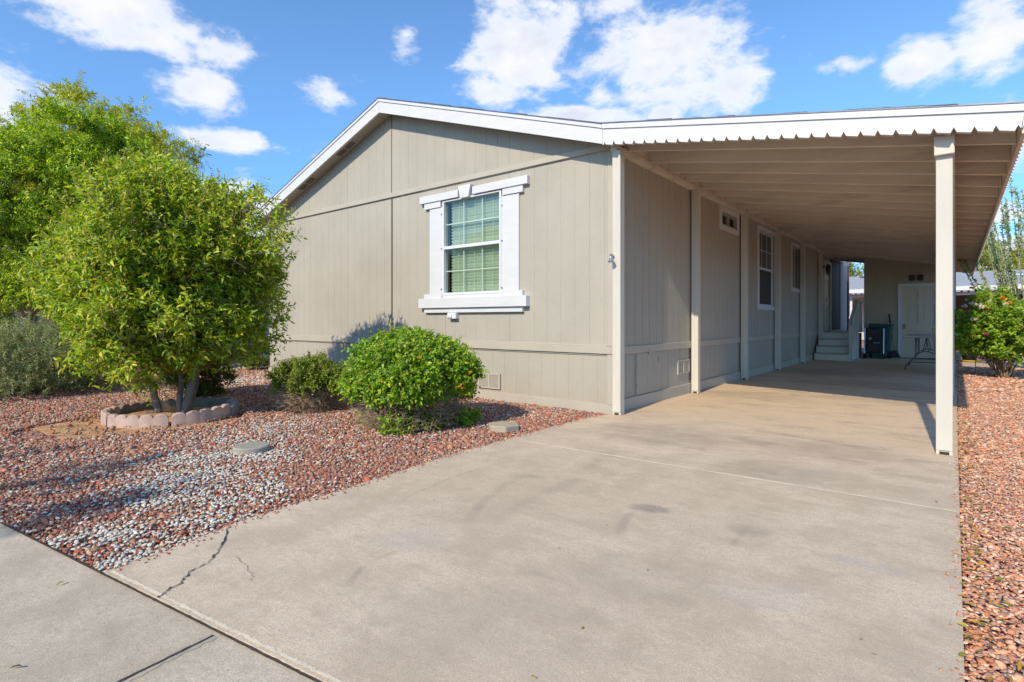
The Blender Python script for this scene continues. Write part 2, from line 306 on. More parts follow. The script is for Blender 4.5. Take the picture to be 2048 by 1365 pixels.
class MB:
    def __init__(s): s.v = []; s.f = []
    def quad(s, a, b, c, d): n = len(s.v); s.v += [a, b, c, d]; s.f.append((n, n + 1, n + 2, n + 3)); return s
    def box(s, x0, x1, y0, y1, z0, z1, M=None):
        n = len(s.v); vs = [Vector((x, y, z)) for z in (z0, z1) for y in (y0, y1) for x in (x0, x1)]
        if M is not None: vs = [M @ q for q in vs]
        s.v += [tuple(q) for q in vs]
        s.f += [tuple(n + i for i in q) for q in ((0, 2, 3, 1), (4, 5, 7, 6), (0, 1, 5, 4), (2, 6, 7, 3), (0, 4, 6, 2), (1, 3, 7, 5))]; return s
    def prism(s, poly, vec):
        n = len(s.v); k = len(poly); vec = Vector(vec)
        s.v += [tuple(p) for p in poly] + [tuple(Vector(p) + vec) for p in poly]
        s.f.append(tuple(range(n, n + k))); s.f.append(tuple(range(n + 2 * k - 1, n + k - 1, -1)))
        s.f += [(n + i, n + (i + 1) % k, n + k + (i + 1) % k, n + k + i)[::-1] for i in range(k)]; return s
    def tube(s, pts, rad, seg=8, cap=True):
        pts = [Vector(p) for p in pts]; n0 = len(s.v)
        if not isinstance(rad, (list, tuple)): rad = [rad] * len(pts)
        up = Vector((0, 0, 1))
        for i, p in enumerate(pts):
            d = (pts[min(i + 1, len(pts) - 1)] - pts[max(i - 1, 0)]).normalized()
            if i == 0:
                a = d.orthogonal().normalized()
            else:
                a = (a - d * a.dot(d)); a = a.normalized() if a.length > 1e-6 else d.orthogonal().normalized()
            b = d.cross(a)
            for k in range(seg):
                t = 2 * math.pi * k / seg; s.v.append(tuple(p + (a * math.cos(t) + b * math.sin(t)) * rad[i]))
        for i in range(len(pts) - 1):
            for k in range(seg):
                q = n0 + i * seg; s.f.append((q + k, q + (k + 1) % seg, q + seg + (k + 1) % seg, q + seg + k))
        if cap:
            s.f.append(tuple(n0 + k for k in range(seg))[::-1]); q = n0 + (len(pts) - 1) * seg; s.f.append(tuple(q + k for k in range(seg)))
        return s
    def lathe(s, c, prof, seg=20, ax='z'):
        n0 = len(s.v)
        for (r, h) in prof:
            for k in range(seg):
                t = 2 * math.pi * k / seg; a, b = r * math.cos(t), r * math.sin(t)
                s.v.append((c[0] + a, c[1] + b, c[2] + h) if ax == 'z' else ((c[0] + h, c[1] + a, c[2] + b) if ax == 'x' else (c[0] + a, c[1] + h, c[2] + b)))
        for i in range(len(prof) - 1):
            for k in range(seg):
                q = n0 + i * seg; s.f.append((q + k, q + (k + 1) % seg, q + seg + (k + 1) % seg, q + seg + k))
        s.f.append(tuple(n0 + k for k in range(seg))[::-1]); q = n0 + (len(prof) - 1) * seg; s.f.append(tuple(q + k for k in range(seg))); return s
    def build(s, name, mat, parent=None, smooth=False, bevel=0, loc=None, kind=None):
        me = bpy.data.meshes.new(name); me.from_pydata([tuple(q) for q in s.v], [], s.f)
        bm = bmesh.new(); bm.from_mesh(me); bmesh.ops.recalc_face_normals(bm, faces=bm.faces)
        if bevel: bmesh.ops.bevel(bm, geom=bm.edges[:], offset=bevel, segments=1, affect='EDGES', clamp_overlap=True)
        bm.to_mesh(me); bm.free()
        o = link(name, me, mat, parent, smooth, loc)
        if kind: o['kind'] = kind
        return o
def npmesh(name, verts, faces, cols, mat, parent=None, smooth=False, loc=None):
    """verts (N,3), faces (M,k) same k, cols (N,3)"""
    me = bpy.data.meshes.new(name); k = faces.shape[1]
    me.vertices.add(len(verts)); me.vertices.foreach_set('co', verts.astype(np.float32).ravel())
    me.loops.add(faces.size); me.loops.foreach_set('vertex_index', faces.astype(np.int32).ravel())
    me.polygons.add(len(faces)); me.polygons.foreach_set('loop_start', np.arange(0, faces.size, k, dtype=np.int32))
    me.update(calc_edges=True); me.validate()
    if cols is not None:
        at = me.attributes.new('col', 'FLOAT_COLOR', 'POINT'); c4 = np.ones((len(verts), 4), np.float32); c4[:, :3] = np.clip(cols, 0, 1); at.data.foreach_set('color', c4.ravel())
    return link(name, me, mat, parent, smooth, loc)
def copytree(o, dx, parent=None):
    c = o.copy(); COL.objects.link(c)
    if parent is None: c.location = o.location + Vector(dx)
    else: c.parent = parent
    for ch in o.children: copytree(ch, dx, c)
    return c

# ------------------------------------------------------------------ ground
HXR, HXL, HYF, HYB = -3.03, -11.03, 5.606, 23.3         # house: right / left side, front, back
def wline(x): return 0.71 + 0.145 * (x + 2.71)           # far edge of the pavement
big = MB(); big.quad((-400, -300, -.045), (400, -300, -.045), (400, 600, -.045), (-400, 600, -.045))
big.build('ground', 'gravel', kind='structure')
dl = [(-2.80, wline(-2.80) + .01), (-2.86, 1.05), (-2.95, 1.35), (-3.0, 2.05), (-3.06, 2.6), (-3.12, 3.2), (-3.13, 3.9), (-3.14, 4.5), (-3.13, 5.2), (-3.02, 5.60), (-3.02, 20.2)]
_r = random.Random(9); _e = []
for (xa, ya), (xb, yb) in zip(dl[:-2], dl[1:-1]):
    for k in range(12): _e.append((xa + (xb - xa) * k / 12 + _r.uniform(-.007, .007), ya + (yb - ya) * k / 12))
dle = _e + dl[-2:]
dr = [(0.005, 20.2), (0.012, 5.8), (0.02, 2.0), (0.03, wline(0.03) + .01)]
MB().prism([(x, y, 0.0) for x, y in dle + dr], (0, 0, -0.12)).build('driveway', 'concrete_drive', kind='structure')
MB().prism([(-60, wline(-60), -.006), (-60, wline(-60) - 1.25, -.006), (40, wline(40) - 1.25, -.006), (40, wline(40), -.006)], (0, 0, -.12)).build('pavement', 'concrete_walk', kind='structure')
MB().prism([(-60, wline(-60) - 1.27, -.02), (-60, wline(-60) - 9, -.02), (40, wline(40) - 9, -.02), (40, wline(40) - 1.27, -.02)], (0, 0, -.05)).build('road', 'asphalt', kind='structure')
# far concrete strips to the left
MB().prism([(-13.55, 1.0, -.012), (-12.15, 1.0, -.012), (-12.15, 30, -.012), (-13.55, 30, -.012)], (0, 0, -.06)).build('path', 'concrete_walk', kind='structure')
MB().prism([(-21.5, 1.0, -.012), (-15.7, 1.0, -.012), (-15.7, 30, -.012), (-21.5, 30, -.012)], (0, 0, -.06)).build('neighbour_driveway', 'concrete_walk', kind='structure')
MB().prism([(0.12, 16.8, -.015), (3.5, 16.8, -.015), (3.5, 18.9, -.015), (0.12, 18.9, -.015)], (0, 0, -.05)).build('concrete_pad', 'concrete_walk', kind='structure')
rng = random.Random(4)
def strip(p0, p1, wd, z, name, mat, wob=.006, n=60):
    p0, p1 = Vector(p0), Vector(p1); d = (p1 - p0).normalized(); z = min(z, .0015); nrm = Vector((-d.y, d.x)); mb = MB(); L = []; Rr = []
    for i in range(n + 1):
        c = p0.lerp(p1, i / n) + nrm * rng.uniform(-wob, wob); h = wd * rng.uniform(.35, .65)
        L.append((*(c + nrm * h), z)); Rr.append((*(c - nrm * h), z))
    for i in range(n): mb.quad(L[i], Rr[i], Rr[i + 1], L[i + 1])
    return mb.build(name, mat, kind='structure')
strip((-2.96, 3.80), (-0.0, 3.92), .026, .004, 'driveway_joint', 'joint_fill', .004)
strip((-3.0, 7.13), (-0.0, 7.02), .022, .004, 'driveway_joint', 'joint_fill', .004)
strip((-3.0, 10.4), (-0.0, 10.3), .02, .004, 'driveway_joint', 'crack_dark', .004)
strip((-2.78, wline(-2.78) + .028), (0.02, wline(0.02) + .028), .015, .004, 'driveway_lip', 'joint_fill', .0025, 260)
strip((-3.9, wline(-3.9) - .002), (0.1, wline(0.1) - .002), .009, .001, 'pavement_joint', 'crack_dark', .0015, 260)
strip((-1.955, wline(-1.95) - .02), (-1.80, -.45), .045, -.0045, 'pavement_joint', 'joint_dirt', .003, 60)  # wide strip of brownish dirt along the tooled joint
strip((-1.955, wline(-1.95) - .02), (-1.80, -.45), .010, -.003, 'pavement_joint', 'crack_dark', .0015, 60)
def crack(pxs, wd, name):
    pts = [ground_at(*p) for p in pxs]; fine = []
    for a, b in zip(pts[:-1], pts[1:]):
        for k in range(6):
            q = a.lerp(b, k / 6) + Vector((rng.uniform(-.009, .009), rng.uniform(-.009, .009), 0)); fine.append(q)
    fine.append(pts[-1]); mb = MB(); prev = None
    for i, q in enumerate(fine):
        d = (fine[min(i + 1, len(fine) - 1)] - fine[max(i - 1, 0)]).normalized(); nrm = Vector((-d.y, d.x, 0)); h = wd * rng.uniform(.2, 1.0)
        cur = ((q.x + nrm.x * h, q.y + nrm.y * h, .004), (q.x - nrm.x * h, q.y - nrm.y * h, .004))
        if prev: mb.quad(prev[0], prev[1], cur[1], cur[0])
        prev = cur
    mb.build(name, 'crack_dark', kind='structure')
crack([(458, 1053), (450, 1080), (438, 1105), (415, 1128), (380, 1145), (360, 1168), (335, 1180), (316, 1197)], .0055, 'driveway_crack')
crack([(466, 1113), (490, 1128), (502, 1150), (508, 1165)], .0013, 'driveway_crack')
# soil patch round the tree
def irregular(cx, cy, rx, ry, z, name, n=60, seed=1):
    r = random.Random(seed); ph = [r.uniform(0, 6.28) for _ in range(5)]; P = []
    for i in range(n):
        t = 2 * math.pi * i / n; k = 1 + .13 * math.sin(2 * t + ph[0]) + .1 * math.sin(3 * t + ph[1]) + .06 * math.sin(7 * t + ph[2]) + .04 * math.sin(13 * t + ph[3])
        P.append((cx + rx * k * math.cos(t), cy + ry * k * math.sin(t), z))
    return MB().prism(P, (0, 0, -.01)).build(name, 'soil', kind='structure')
TRX, TRY = -6.94, 2.41
irregular(TRX + .14, TRY - .36, 1.04, .98, -.037, 'soil', seed=3)

# ------------------------------------------------------------------ gravel stones
g = np.random.default_rng(11)
def ico_arrays(sub):
    bm = bmesh.new(); bmesh.ops.create_icosphere(bm, subdivisions=sub, radius=1.0); bm.verts.ensure_lookup_table()
    v = np.array([q.co[:] for q in bm.verts]); f = np.array([[x.index for x in q.verts] for q in bm.faces]); bm.free(); return v, f
def rotmats(n, tilt):
    a = g.uniform(0, 2 * np.pi, n); bx = g.normal(0, tilt, n); by = g.normal(0, tilt, n)
    ca, sa = np.cos(a), np.sin(a); cb, sb = np.cos(bx), np.sin(bx); cc, s3 = np.cos(by), np.sin(by); o = np.ones(n); z = np.zeros(n)
    Rz = np.stack([ca, -sa, z, sa, ca, z, z, z, o], 1).reshape(-1, 3, 3)
    Rx = np.stack([o, z, z, z, cb, -sb, z, sb, cb], 1).reshape(-1, 3, 3)
    Ry = np.stack([cc, z, s3, z, o, z, -s3, z, cc], 1).reshape(-1, 3, 3)
    return Rz @ Rx @ Ry
def stones(name, pts, size, cols, sub, jitter, flat, smooth, tilt, label, cat):
    v0, f0 = ico_arrays(sub); n = len(pts)
    V = np.repeat(v0[None], n, 0)
    V = V * (1 + g.normal(0, jitter, (n, len(v0), 1))) 
    sc3 = np.stack([size * g.uniform(.8, 1.25, n), size * g.uniform(.6, .95, n), size * flat * g.uniform(.75, 1.2, n)], 1)
    V = V * sc3[:, None, :]
    V = np.einsum('nij,nkj->nki', rotmats(n, tilt), V) + pts[:, None, :]
    Fc = (f0[None] + (np.arange(n) * len(v0))[:, None, None]).reshape(-1, 3)
    C = np.repeat(cols, len(v0), 0)
    o = npmesh(name, V.reshape(-1, 3), Fc, C, 'stone', smooth=smooth)
    return meta(o, label, cat, kind='stuff')
def inside_left(x, y):
    ex = np.interp(y, [a[1] for a in dl], [a[0] for a in dl])
    ok = (y > wline(x) + .012) & (x < ex - .012)
    house = (x > HXL - .02) & (x < HXR + .02) & (y > HYF - .03)
    walk = ((x > -13.57) & (x < -12.13)) | ((x > -21.6) & (x < -15.68))
    return ok & ~house & ~walk
def pix(x, y, z=0):
    d = -x * SN + y * CS; l = x * CS + y * SN
    return HX + F * l / np.maximum(d, .01), HY - F * (z - EYE) / np.maximum(d, .01), d
def gridpts(x0, x1, y0, y1, st):
    xs = np.arange(x0, x1, st); ys = np.arange(y0, y1, st); X, Y = np.meshgrid(xs, ys); X = X.ravel(); Y = Y.ravel()
    return X + g.uniform(-.5, .5, X.size) * st, Y + g.uniform(-.5, .5, X.size) * st
WB = [(500, 872, .42), (440, 900, .38), (530, 905, .25), (390, 955, .32), (430, 1000, .30), (300, 1005, .18), (350, 1055, .28), (255, 1060, .2), (330, 1100, .24), (240, 1125, .12), (420, 1040, .2), (560, 850, .35), (480, 760, 1.2), (190, 1060, .15), (500, 975, .25), (120, 1080, .12)]
WBg = [(ground_at(a, b), r) for a, b, r in WB]
def white_prob(x, y):
    p = np.zeros_like(x)
    for gp, r in WBg:
        d2 = ((x - gp.x) ** 2 + (y - gp.y) ** 2) / (r * r); p = np.maximum(p, 1.0 * np.exp(-d2 * 1.1))
    nz = .5 + .5 * np.sin(x * 9 + 1.3 * np.sin(y * 7)) * np.sin(y * 8 + 1.7 * np.sin(x * 5))
    return np.clip(p * (.18 + .62 * nz ** 1.3), 0, .60) + .045 * (x < -3.6)+ .02
PAL_L = np.array([(.38, .155, .11), (.30, .15, .125), (.46, .21, .145), (.23, .15, .145), (.34, .22, .19), (.52, .28, .18), (.28, .19, .175), (.50, .37, .27), (.42, .115, .07), (.43, .27, .20), (.36, .17, .13)])
PAL_R = np.array([1.06, .98, .90]) * np.array([(.54, .26, .16), (.60, .34, .22), (.46, .23, .17), (.64, .44, .31), (.52, .34, .26), (.58, .27, .15), (.40, .27, .23), (.66, .52, .40)])
allL = []; allW = []; sizesL = []; sizesW = []
for (d0, d1, st) in ((0, 4.4, .0158), (4.4, 8.2, .0225), (8.2, 14.5, .042)):
    X, Y = gridpts(-15.7, -2.7, .0, 9.5, st); px, py, dd = pix(X, Y)
    k = (dd > max(d0, .6)) & (dd <= d1) & (px > -420) & (px < 2200) & inside_left(X, Y)
    soil = ((X - TRX - .14) ** 2 + (Y - TRY + .36) ** 2) < (.88 + .15 * np.sin(3 * np.arctan2(Y - TRY, X - TRX))) ** 2
    k &= ~(soil & (g.uniform(0, 1, X.size) > .07)) & ~(((X - TRX) ** 2 + (Y - TRY) ** 2) < .66 ** 2)
    X, Y = X[k], Y[k]; wp = g.uniform(0, 1, X.size) < white_prob(X, Y)
    allL.append(np.stack([X[~wp], Y[~wp], np.full((~wp).sum(), -.020) + g.uniform(-.006, .006, (~wp).sum())], 1)); sizesL.append(np.clip(np.exp(g.normal(-.42, .32, (~wp).sum())), .3, 1.5) * st * .98)
    allW.append(np.stack([X[wp], Y[wp], np.full(wp.sum(), -.010) + g.uniform(-.004, .006, wp.sum())], 1)); sizesW.append(g.uniform(.6, .95, wp.sum()) * max(st, .022) * .62)
P = np.concatenate(allL); S = np.concatenate(sizesL)
big_ = g.uniform(0, 1, len(P)) < .03; S[big_] *= 1.5
ne = 420; ye = g.uniform(.75, 5.4, ne); xe = np.interp(ye, [a[1] for a in dl], [a[0] for a in dl]) + np.abs(g.normal(0, .035, ne)) - .004
P = np.concatenate([P, np.stack([xe, ye, np.full(ne, .003)], 1)]); S = np.concatenate([S, g.uniform(.003, .009, ne)])
C = PAL_L[g.integers(0, len(PAL_L), len(P))] * g.uniform(.75, 1.25, (len(P), 1)); C = C * .88 * np.array([1.0, .94, .86]) + np.array([.42, .29, .19]) * .09
stones('red_gravel', P, S, C, 1, .26, .55, False, .6, 'crushed red and purple rock covering the front yard by the house', 'gravel')
P = np.concatenate(allW); S = np.concatenate(sizesW)
C = np.array([.60, .565, .49]) * g.uniform(.72, 1.1, (len(P), 1)) * np.where(g.uniform(0, 1, (len(P), 1)) < .12, np.array([1., .82, .6]), 1.0)
stones('white_pebbles', P, S, C, 2, .06, .48, True, .3, 'rounded white pebbles strewn over the red front yard', 'pebbles')
AL = []; SL = []
for (d0, d1, st) in ((0, 4.2, .0145), (4.2, 8, .021), (8, 15, .045)):
    X, Y = gridpts(.03, 3.2, 1.0, 21, st); px, py, dd = pix(X, Y)
    k = (dd > max(d0, .6)) & (dd <= d1) & (px < 2500) & ~((X > .1) & (Y > 16.75) & (Y < 18.95)); X, Y = X[k], Y[k]
    AL.append(np.stack([X, Y, -.020 + g.uniform(-.006, .006, X.size)], 1)); SL.append(np.clip(np.exp(g.normal(-.30, .32, X.size)), .35, 1.7) * st * .98)
P = np.concatenate(AL); S = np.concatenate(SL)
ne = 260; ye = g.uniform(1.2, 9, ne); P = np.concatenate([P, np.stack([.015 - np.abs(g.normal(0, .022, ne)), ye, np.full(ne, .003)], 1)]); S = np.concatenate([S, g.uniform(.003, .008, ne)])
C = PAL_R[g.integers(0, len(PAL_R), len(P))] * g.uniform(.75, 1.2, (len(P), 1))
stones('pink_gravel', P, S, C, 1, .22, .36, False, .3, 'flat pinkish orange rock chips along the right side of the concrete', 'gravel')
# ------------------------------------------------------------------ leaf scatter
LT_V = np.array([(0, 0, 0), (.33, -.5, .10), (.33, .5, .10), (.5, 0, -.02), (.78, -.28, .02), (.78, .28, .02), (1, 0, -.16)])
LT_F = np.array([(0, 1, 3), (0, 3, 2), (1, 4, 3), (3, 5, 2), (3, 4, 6), (3, 6, 5)])
def norm(a): return a / np.maximum(np.linalg.norm(a, axis=1, keepdims=True), 1e-9)
def leaf_mesh(pos, dirs, ups, L, Wd, cols):
    d = norm(dirs); s = norm(np.cross(d, ups)); u = np.cross(s, d); n = len(pos); k = len(LT_V)
    L = np.broadcast_to(L, (n,))[:, None, None]; Wd = np.broadcast_to(Wd, (n,))[:, None, None]
    V = pos[:, None] + d[:, None] * LT_V[None, :, 0:1] * L + s[:, None] * LT_V[None, :, 1:2] * Wd + u[:, None] * LT_V[None, :, 2:3] * L
    Fc = (LT_F[None] + (np.arange(n) * k)[:, None, None]).reshape(-1, 3)
    return V.reshape(-1, 3), Fc, np.repeat(cols, k, 0)
def rand_unit(n): return norm(g.normal(0, 1, (n, 3)))
def crown_clumps(n, c, r, pw=.45, lump=.16, cutz=None, seed=0, box=2.0):
    """clump centres through a lumpy ellipsoid, biased to its shell"""
    out = []; dirs = rand_unit(n * 3); ph = np.random.default_rng(seed).uniform(0, 6.28, 6)
    lumps = 1 + lump * (np.sin(dirs[:, 0] * 4 + ph[0]) * np.sin(dirs[:, 1] * 4.5 + ph[1]) + .7 * np.sin(dirs[:, 2] * 5 + ph[2] + dirs[:, 0] * 3))
    rad = g.uniform(0, 1, n * 3) ** pw
    if box != 2.0: lumps = lumps / (np.abs(dirs) ** box).sum(1) ** (1 / box)
    P = np.array(c) + dirs * (rad * lumps)[:, None] * np.array(r)
    k = np.ones(len(P), bool)
    if cutz is not None: k = P[:, 2] > cutz
    P, D = P[k][:n], dirs[k][:n]; return P, D, (rad * lumps)[k][:n]
def twigs_and_leaves(P, D, tl, nl, L, Wd, pal, spread=.8, droop=.1, upb=.3, jitter=.2, pairs=True, colclump=.18, lenvar=.38):
    """P twig bases, D outward dirs -> leaves along twigs; returns leaves + twig segments"""
    n = len(P); td = norm(D + g.normal(0, spread, (n, 3)) + np.array([0, 0, upb])); ln = tl * g.uniform(.6, 1.3, n)
    t = (np.arange(nl) + .6) / nl
    pos = P[:, None] + td[:, None] * (t[None, :, None] * ln[:, None, None]) + np.array([0, 0, -1]) * (droop * (t ** 2)[None, :, None] * ln[:, None, None])
    side = rand_unit(n); sgn = np.where(np.arange(nl) % 2 == 0, 1, -1)
    perp = norm(np.cross(td, side)); perp2 = np.cross(td, perp); ang = (np.arange(nl) // 2) * 1.571
    pv = perp[:, None] * np.cos(ang)[None, :, None] + perp2[:, None] * np.sin(ang)[None, :, None]
    ld_ = td[:, None] * .55 + pv * sgn[None, :, None] * .85 + g.normal(0, jitter, (n, nl, 3)) + np.array([0, 0, .06])
    pos = pos.reshape(-1, 3); ld_ = norm(ld_.reshape(-1, 3)); N = len(pos)
    up = norm(np.array([0.04, -0.62, .80]) + g.normal(0, .42, (N, 3)))
    pal = np.array(pal); ci = g.integers(0, len(pal), N); cl = np.repeat(g.uniform(1 - colclump, 1 + colclump, n), nl)
    cols = pal[ci] * cl[:, None] * g.uniform(.85, 1.15, (N, 1))
    l = L * g.uniform(1 - lenvar, 1 + lenvar, N)
    V, Fc, C = leaf_mesh(pos, ld_, up, l, l * Wd / L, cols)
    return V, Fc, C, (P, P + td * ln[:, None])
def twig_mesh(segs, r, every=1):
    """thin triangular prisms for twigs, numpy"""
    A, B = segs; A, B = A[::every], B[::every]; n = len(A); d = norm(B - A); s = norm(np.cross(d, rand_unit(n))); u = np.cross(d, s)
    V = np.stack([A + s * r, A - s * r * .5 + u * r * .87, A - s * r * .5 - u * r * .87, B], 1); Fc = np.array([(0, 1, 3), (1, 2, 3), (2, 0, 3)])
    return V.reshape(-1, 3), (Fc[None] + (np.arange(n) * 4)[:, None, None]).reshape(-1, 3)
def limb(mb, a, b, r0, r1, bend=.15, seg=6, n=6, r=None):
    r = r or rng; a, b = Vector(a), Vector(b); L = (b - a).length
    off = Vector((r.uniform(-1, 1), r.uniform(-1, 1), r.uniform(-.4, .6))) * bend * L
    pts = []
    for i in range(n + 1):
        t = i / n; pts.append(a.lerp(b, t) + off * math.sin(math.pi * t) * .6 + Vector((r.uniform(-1, 1), r.uniform(-1, 1), 0)) * .012 * L * math.sin(math.pi * t))
    mb.tube(pts, [r0 + (r1 - r0) * i / n for i in range(n + 1)], seg); return pts
def skeleton(trunk_tops, targets, r0, name_mb, r=None):
    for tg in targets:
        a = min(trunk_tops, key=lambda q: (Vector(q) - Vector(tg)).length + rng.uniform(0, .5)); limb(name_mb, a, tg, r0, r0 * .2, .12, 5, 5)
def cat3(parts):
    V = []; Fc = []; C = []; o = 0
    for v, f, c in parts: V.append(v); Fc.append(f + o); C.append(c); o += len(v)
    return np.concatenate(V), np.concatenate(Fc), np.concatenate(C)

PRIV = [(.30, .40, .02), (.38, .46, .025), (.20, .31, .018), (.48, .50, .035), (.25, .37, .022), (.50, .46, .04), (.17, .26, .016)]
# ---- the multi-trunk privet in the ring
tree = empty('privet_tree', (TRX, TRY, -.03), 'small round-headed tree with three slender trunks growing inside the scalloped ring', 'tree')
mb = MB(); tops = []
for (bx, by, tx, ty, tz, r0) in ((-.10, -.10, -.42, -.18, .85, .040), (.04, .04, .0, .10, .9, .036), (.13, .06, .20, .24, 1.0, .048), (.05, .14, -.4, .5, .9, .028)):
    p = limb(mb, (TRX + bx, TRY + by, -.05), (TRX + tx, TRY + ty, tz), r0, r0 * .72, .05, 10, 8); tops.append(tuple(p[-1])); tops.append(tuple(p[-2]))
CC = (TRX - .50, TRY + .14, 1.63); CR = (1.05, 1.05, 1.02)
cl, cdir, crad = crown_clumps(230, CC, CR, .42, .15, .34, seed=5, box=2.6)
for i in range(46):
    skeleton(tops, [tuple(np.array(CC) + (cl[i] - np.array(CC)) * .8)], .018, mb)
mb.build('trunk', 'bark', tree, smooth=True)
parts = []; segs = []
n_t = 29
for (lc, lr, ln__) in (((-6.95, 2.12, 1.02), (.78, .55, .50), 62), ((-6.62, 2.75, .95), (.55, .5, .42), 26), ((-7.5, 2.1, .95), (.6, .5, .38), 20)):
    a_, b_, _ = crown_clumps(ln__, lc, lr, .5, .15, .42, seed=7); cl = np.concatenate([cl, a_]); cdir = np.concatenate([cdir, b_])
P0 = np.repeat(cl, n_t, 0) + g.normal(0, .10, (len(cl) * n_t, 3)); D0 = norm(np.repeat(cdir, n_t, 0) + np.array([0, 0, .1])) 
low = P0[:, 2] < .34; P0, D0 = P0[~low], D0[~low]
V, Fc, C, sg = twigs_and_leaves(P0, D0, .17, 8, .066, .027, PRIV, .8, .04, .4)
parts.append((V, Fc, C)); segs.append(sg)
# a fuller outer shell of leaning shoots
sh, sd, sr = crown_clumps(2700, CC, (CR[0] * 1.03, CR[1] * 1.03, CR[2] * 1.03), .08, .15, .36, seed=5, box=2.6)
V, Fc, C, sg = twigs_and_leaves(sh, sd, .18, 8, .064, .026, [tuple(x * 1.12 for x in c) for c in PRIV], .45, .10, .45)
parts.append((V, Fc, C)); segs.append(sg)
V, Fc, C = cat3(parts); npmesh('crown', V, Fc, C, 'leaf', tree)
# pale flower panicles over the top
k = (sd[:, 2] > -.05) & (g.uniform(0, 1, len(sd)) < .40); pb = sh[k] + sd[k] * .16; n = len(pb)
V, Fc, C, _ = twigs_and_leaves(pb, norm(sd[k] + np.array([0, 0, .8])), .11, 16, .020, .009, [(.48, .44, .12), (.42, .36, .10), (.36, .36, .08)], .3, 0, .6, .5)
npmesh('blossom', V, Fc, C, 'leaf', tree)
A = np.concatenate([s[0] for s in segs]); B = np.concatenate([s[1] for s in segs])
V, Fc = twig_mesh((A - (B - A) * 1.0, B), .0042, 2); npmesh('twigs', V, Fc, None, 'dry_twig', tree)
# the two-leaf shoot that stands above the crown
sp = Vector((-7.10, 2.75, 2.98)); mb = MB(); limb(mb, sp, sp + Vector((.03, .05, .22)), .004, .0025, .05, 5, 4)
V, Fc, C = leaf_mesh(np.array([sp + Vector((.03, .05, .22 - .03 * i)) for i in range(5)]), g.normal(0, 1, (5, 3)) * [1, 1, .4], np.tile([0, 0, 1.], (5, 1)), .085, .03, np.tile([.13, .17, .02], (5, 1)))
npmesh('shoot_leaf', V, Fc, C, 'leaf', tree); mb.build('shoot', 'twig', tree)

# ---- generic shrub
def shrub(name, loc, c, r, nclump, tw, L, Wd, pal, label, cat, tl=.10, nl=8, pw=.35, lump=.1, cut=.03, stems=16, stemmat='twig', spread=.6, up=.3, group=None, crownname='foliage', shell=0, stem_r=.008, sd=0, leafmat='leaf', box=2.0):
    root = empty(name, loc, label, cat, group); c = tuple(np.array(loc) + np.array(c))
    P, D, _ = crown_clumps(nclump, c, r, pw, lump, loc[2] + cut, seed=sd, box=box)
    P0 = np.repeat(P, tw, 0) + g.normal(0, min(r) * .10, (len(P) * tw, 3)); D0 = np.repeat(D, tw, 0)
    k = P0[:, 2] > loc[2] + cut * .92; P0, D0 = P0[k], D0[k]
    ps = []; V, Fc, C, sg = twigs_and_leaves(P0, D0, tl, nl, L, Wd, pal, spread, .05, up); ps.append((V, Fc, C)); sgs = [sg]
    if shell:
        nt_ = max(shell // 14, 12); P2, D2, _ = crown_clumps(nt_, c, r, .06, lump, loc[2] + cut, seed=sd, box=box); P2 = np.repeat(P2, 14, 0) + g.normal(0, max(r) * .055, (len(P2) * 14, 3)); D2 = np.repeat(D2, 14, 0); V, Fc, C, sg = twigs_and_leaves(P2, D2, tl, nl, L, Wd, [tuple(q * 1.1 for q in x) for x in pal], spread * .8, .05, up); ps.append((V, Fc, C)); sgs.append(sg)
    V, Fc, C = cat3(ps); npmesh(crownname, V, Fc, C, leafmat, root)
    mb = MB(); base = Vector(loc)
    for i in range(stems):
        limb(mb, base + Vector((rng.uniform(-.25, .25) * r[0] * .5, rng.uniform(-.25, .25) * r[1] * .5, -.03)), Vector(c) + (Vector(P[i % len(P)]) - Vector(c)) * .85, stem_r, stem_r * .3, .12, 5, 5)
    mb.build('stems', stemmat, root, smooth=True)
    A = np.concatenate([s[0] for s in sgs]); B = np.concatenate([s[1] for s in sgs]); V, Fc = twig_mesh((A - (B - A) * .4, B), .002, 3); npmesh('twigs', V, Fc, None, stemmat, root)
    return root, P, D, c
BR = [(.19, .33, .015), (.26, .40, .02), (.13, .25, .012), (.34, .45, .025), (.09, .18, .012), (.38, .40, .03), (.14, .30, .014)]
LB = (-4.36, 3.72, -.03)
lb, P, D, c = shrub('lantana_bush', LB, (0, 0, .53), (.54, .54, .35), 210, 24, .034, .020, BR, 'large domed bright green bush with bare dry twigs below, beside the front wall', 'bush', .10, 8, .30, .08, .34, 20, 'dry_twig', shell=5200, up=.35, sd=2, box=2.25)
def dry_skirt(root, loc, rr, z0, z1, n, L, seed=0):
    a = g.uniform(0, 2 * np.pi, n); rad = rr * g.uniform(.72, 1.0, n); z = g.uniform(z0, z1, n)
    A = np.stack([loc[0] + rad * .85 * np.cos(a), loc[1] + rad * .85 * np.sin(a), loc[2] + z], 1)
    d = norm(np.stack([np.cos(a) * .5 + np.sin(a) * g.normal(0, .9, n), np.sin(a) * .5 - np.cos(a) * g.normal(0, .9, n), g.normal(.0, .5, n)], 1))
    B = A + d * (L * g.uniform(.5, 1.4, n))[:, None]; B[:, 2] = np.maximum(B[:, 2], loc[2] + .01)
    V, Fc = twig_mesh((A, B), .0035); npmesh('dry_twigs', V, Fc, None, 'dry_twig', root)
dry_skirt(lb, LB, .56, .05, .36, 2300, .18); dry_skirt(lb, (LB[0] - .1, LB[1] - .05, LB[2]), .64, .50, .66, 260, .10)
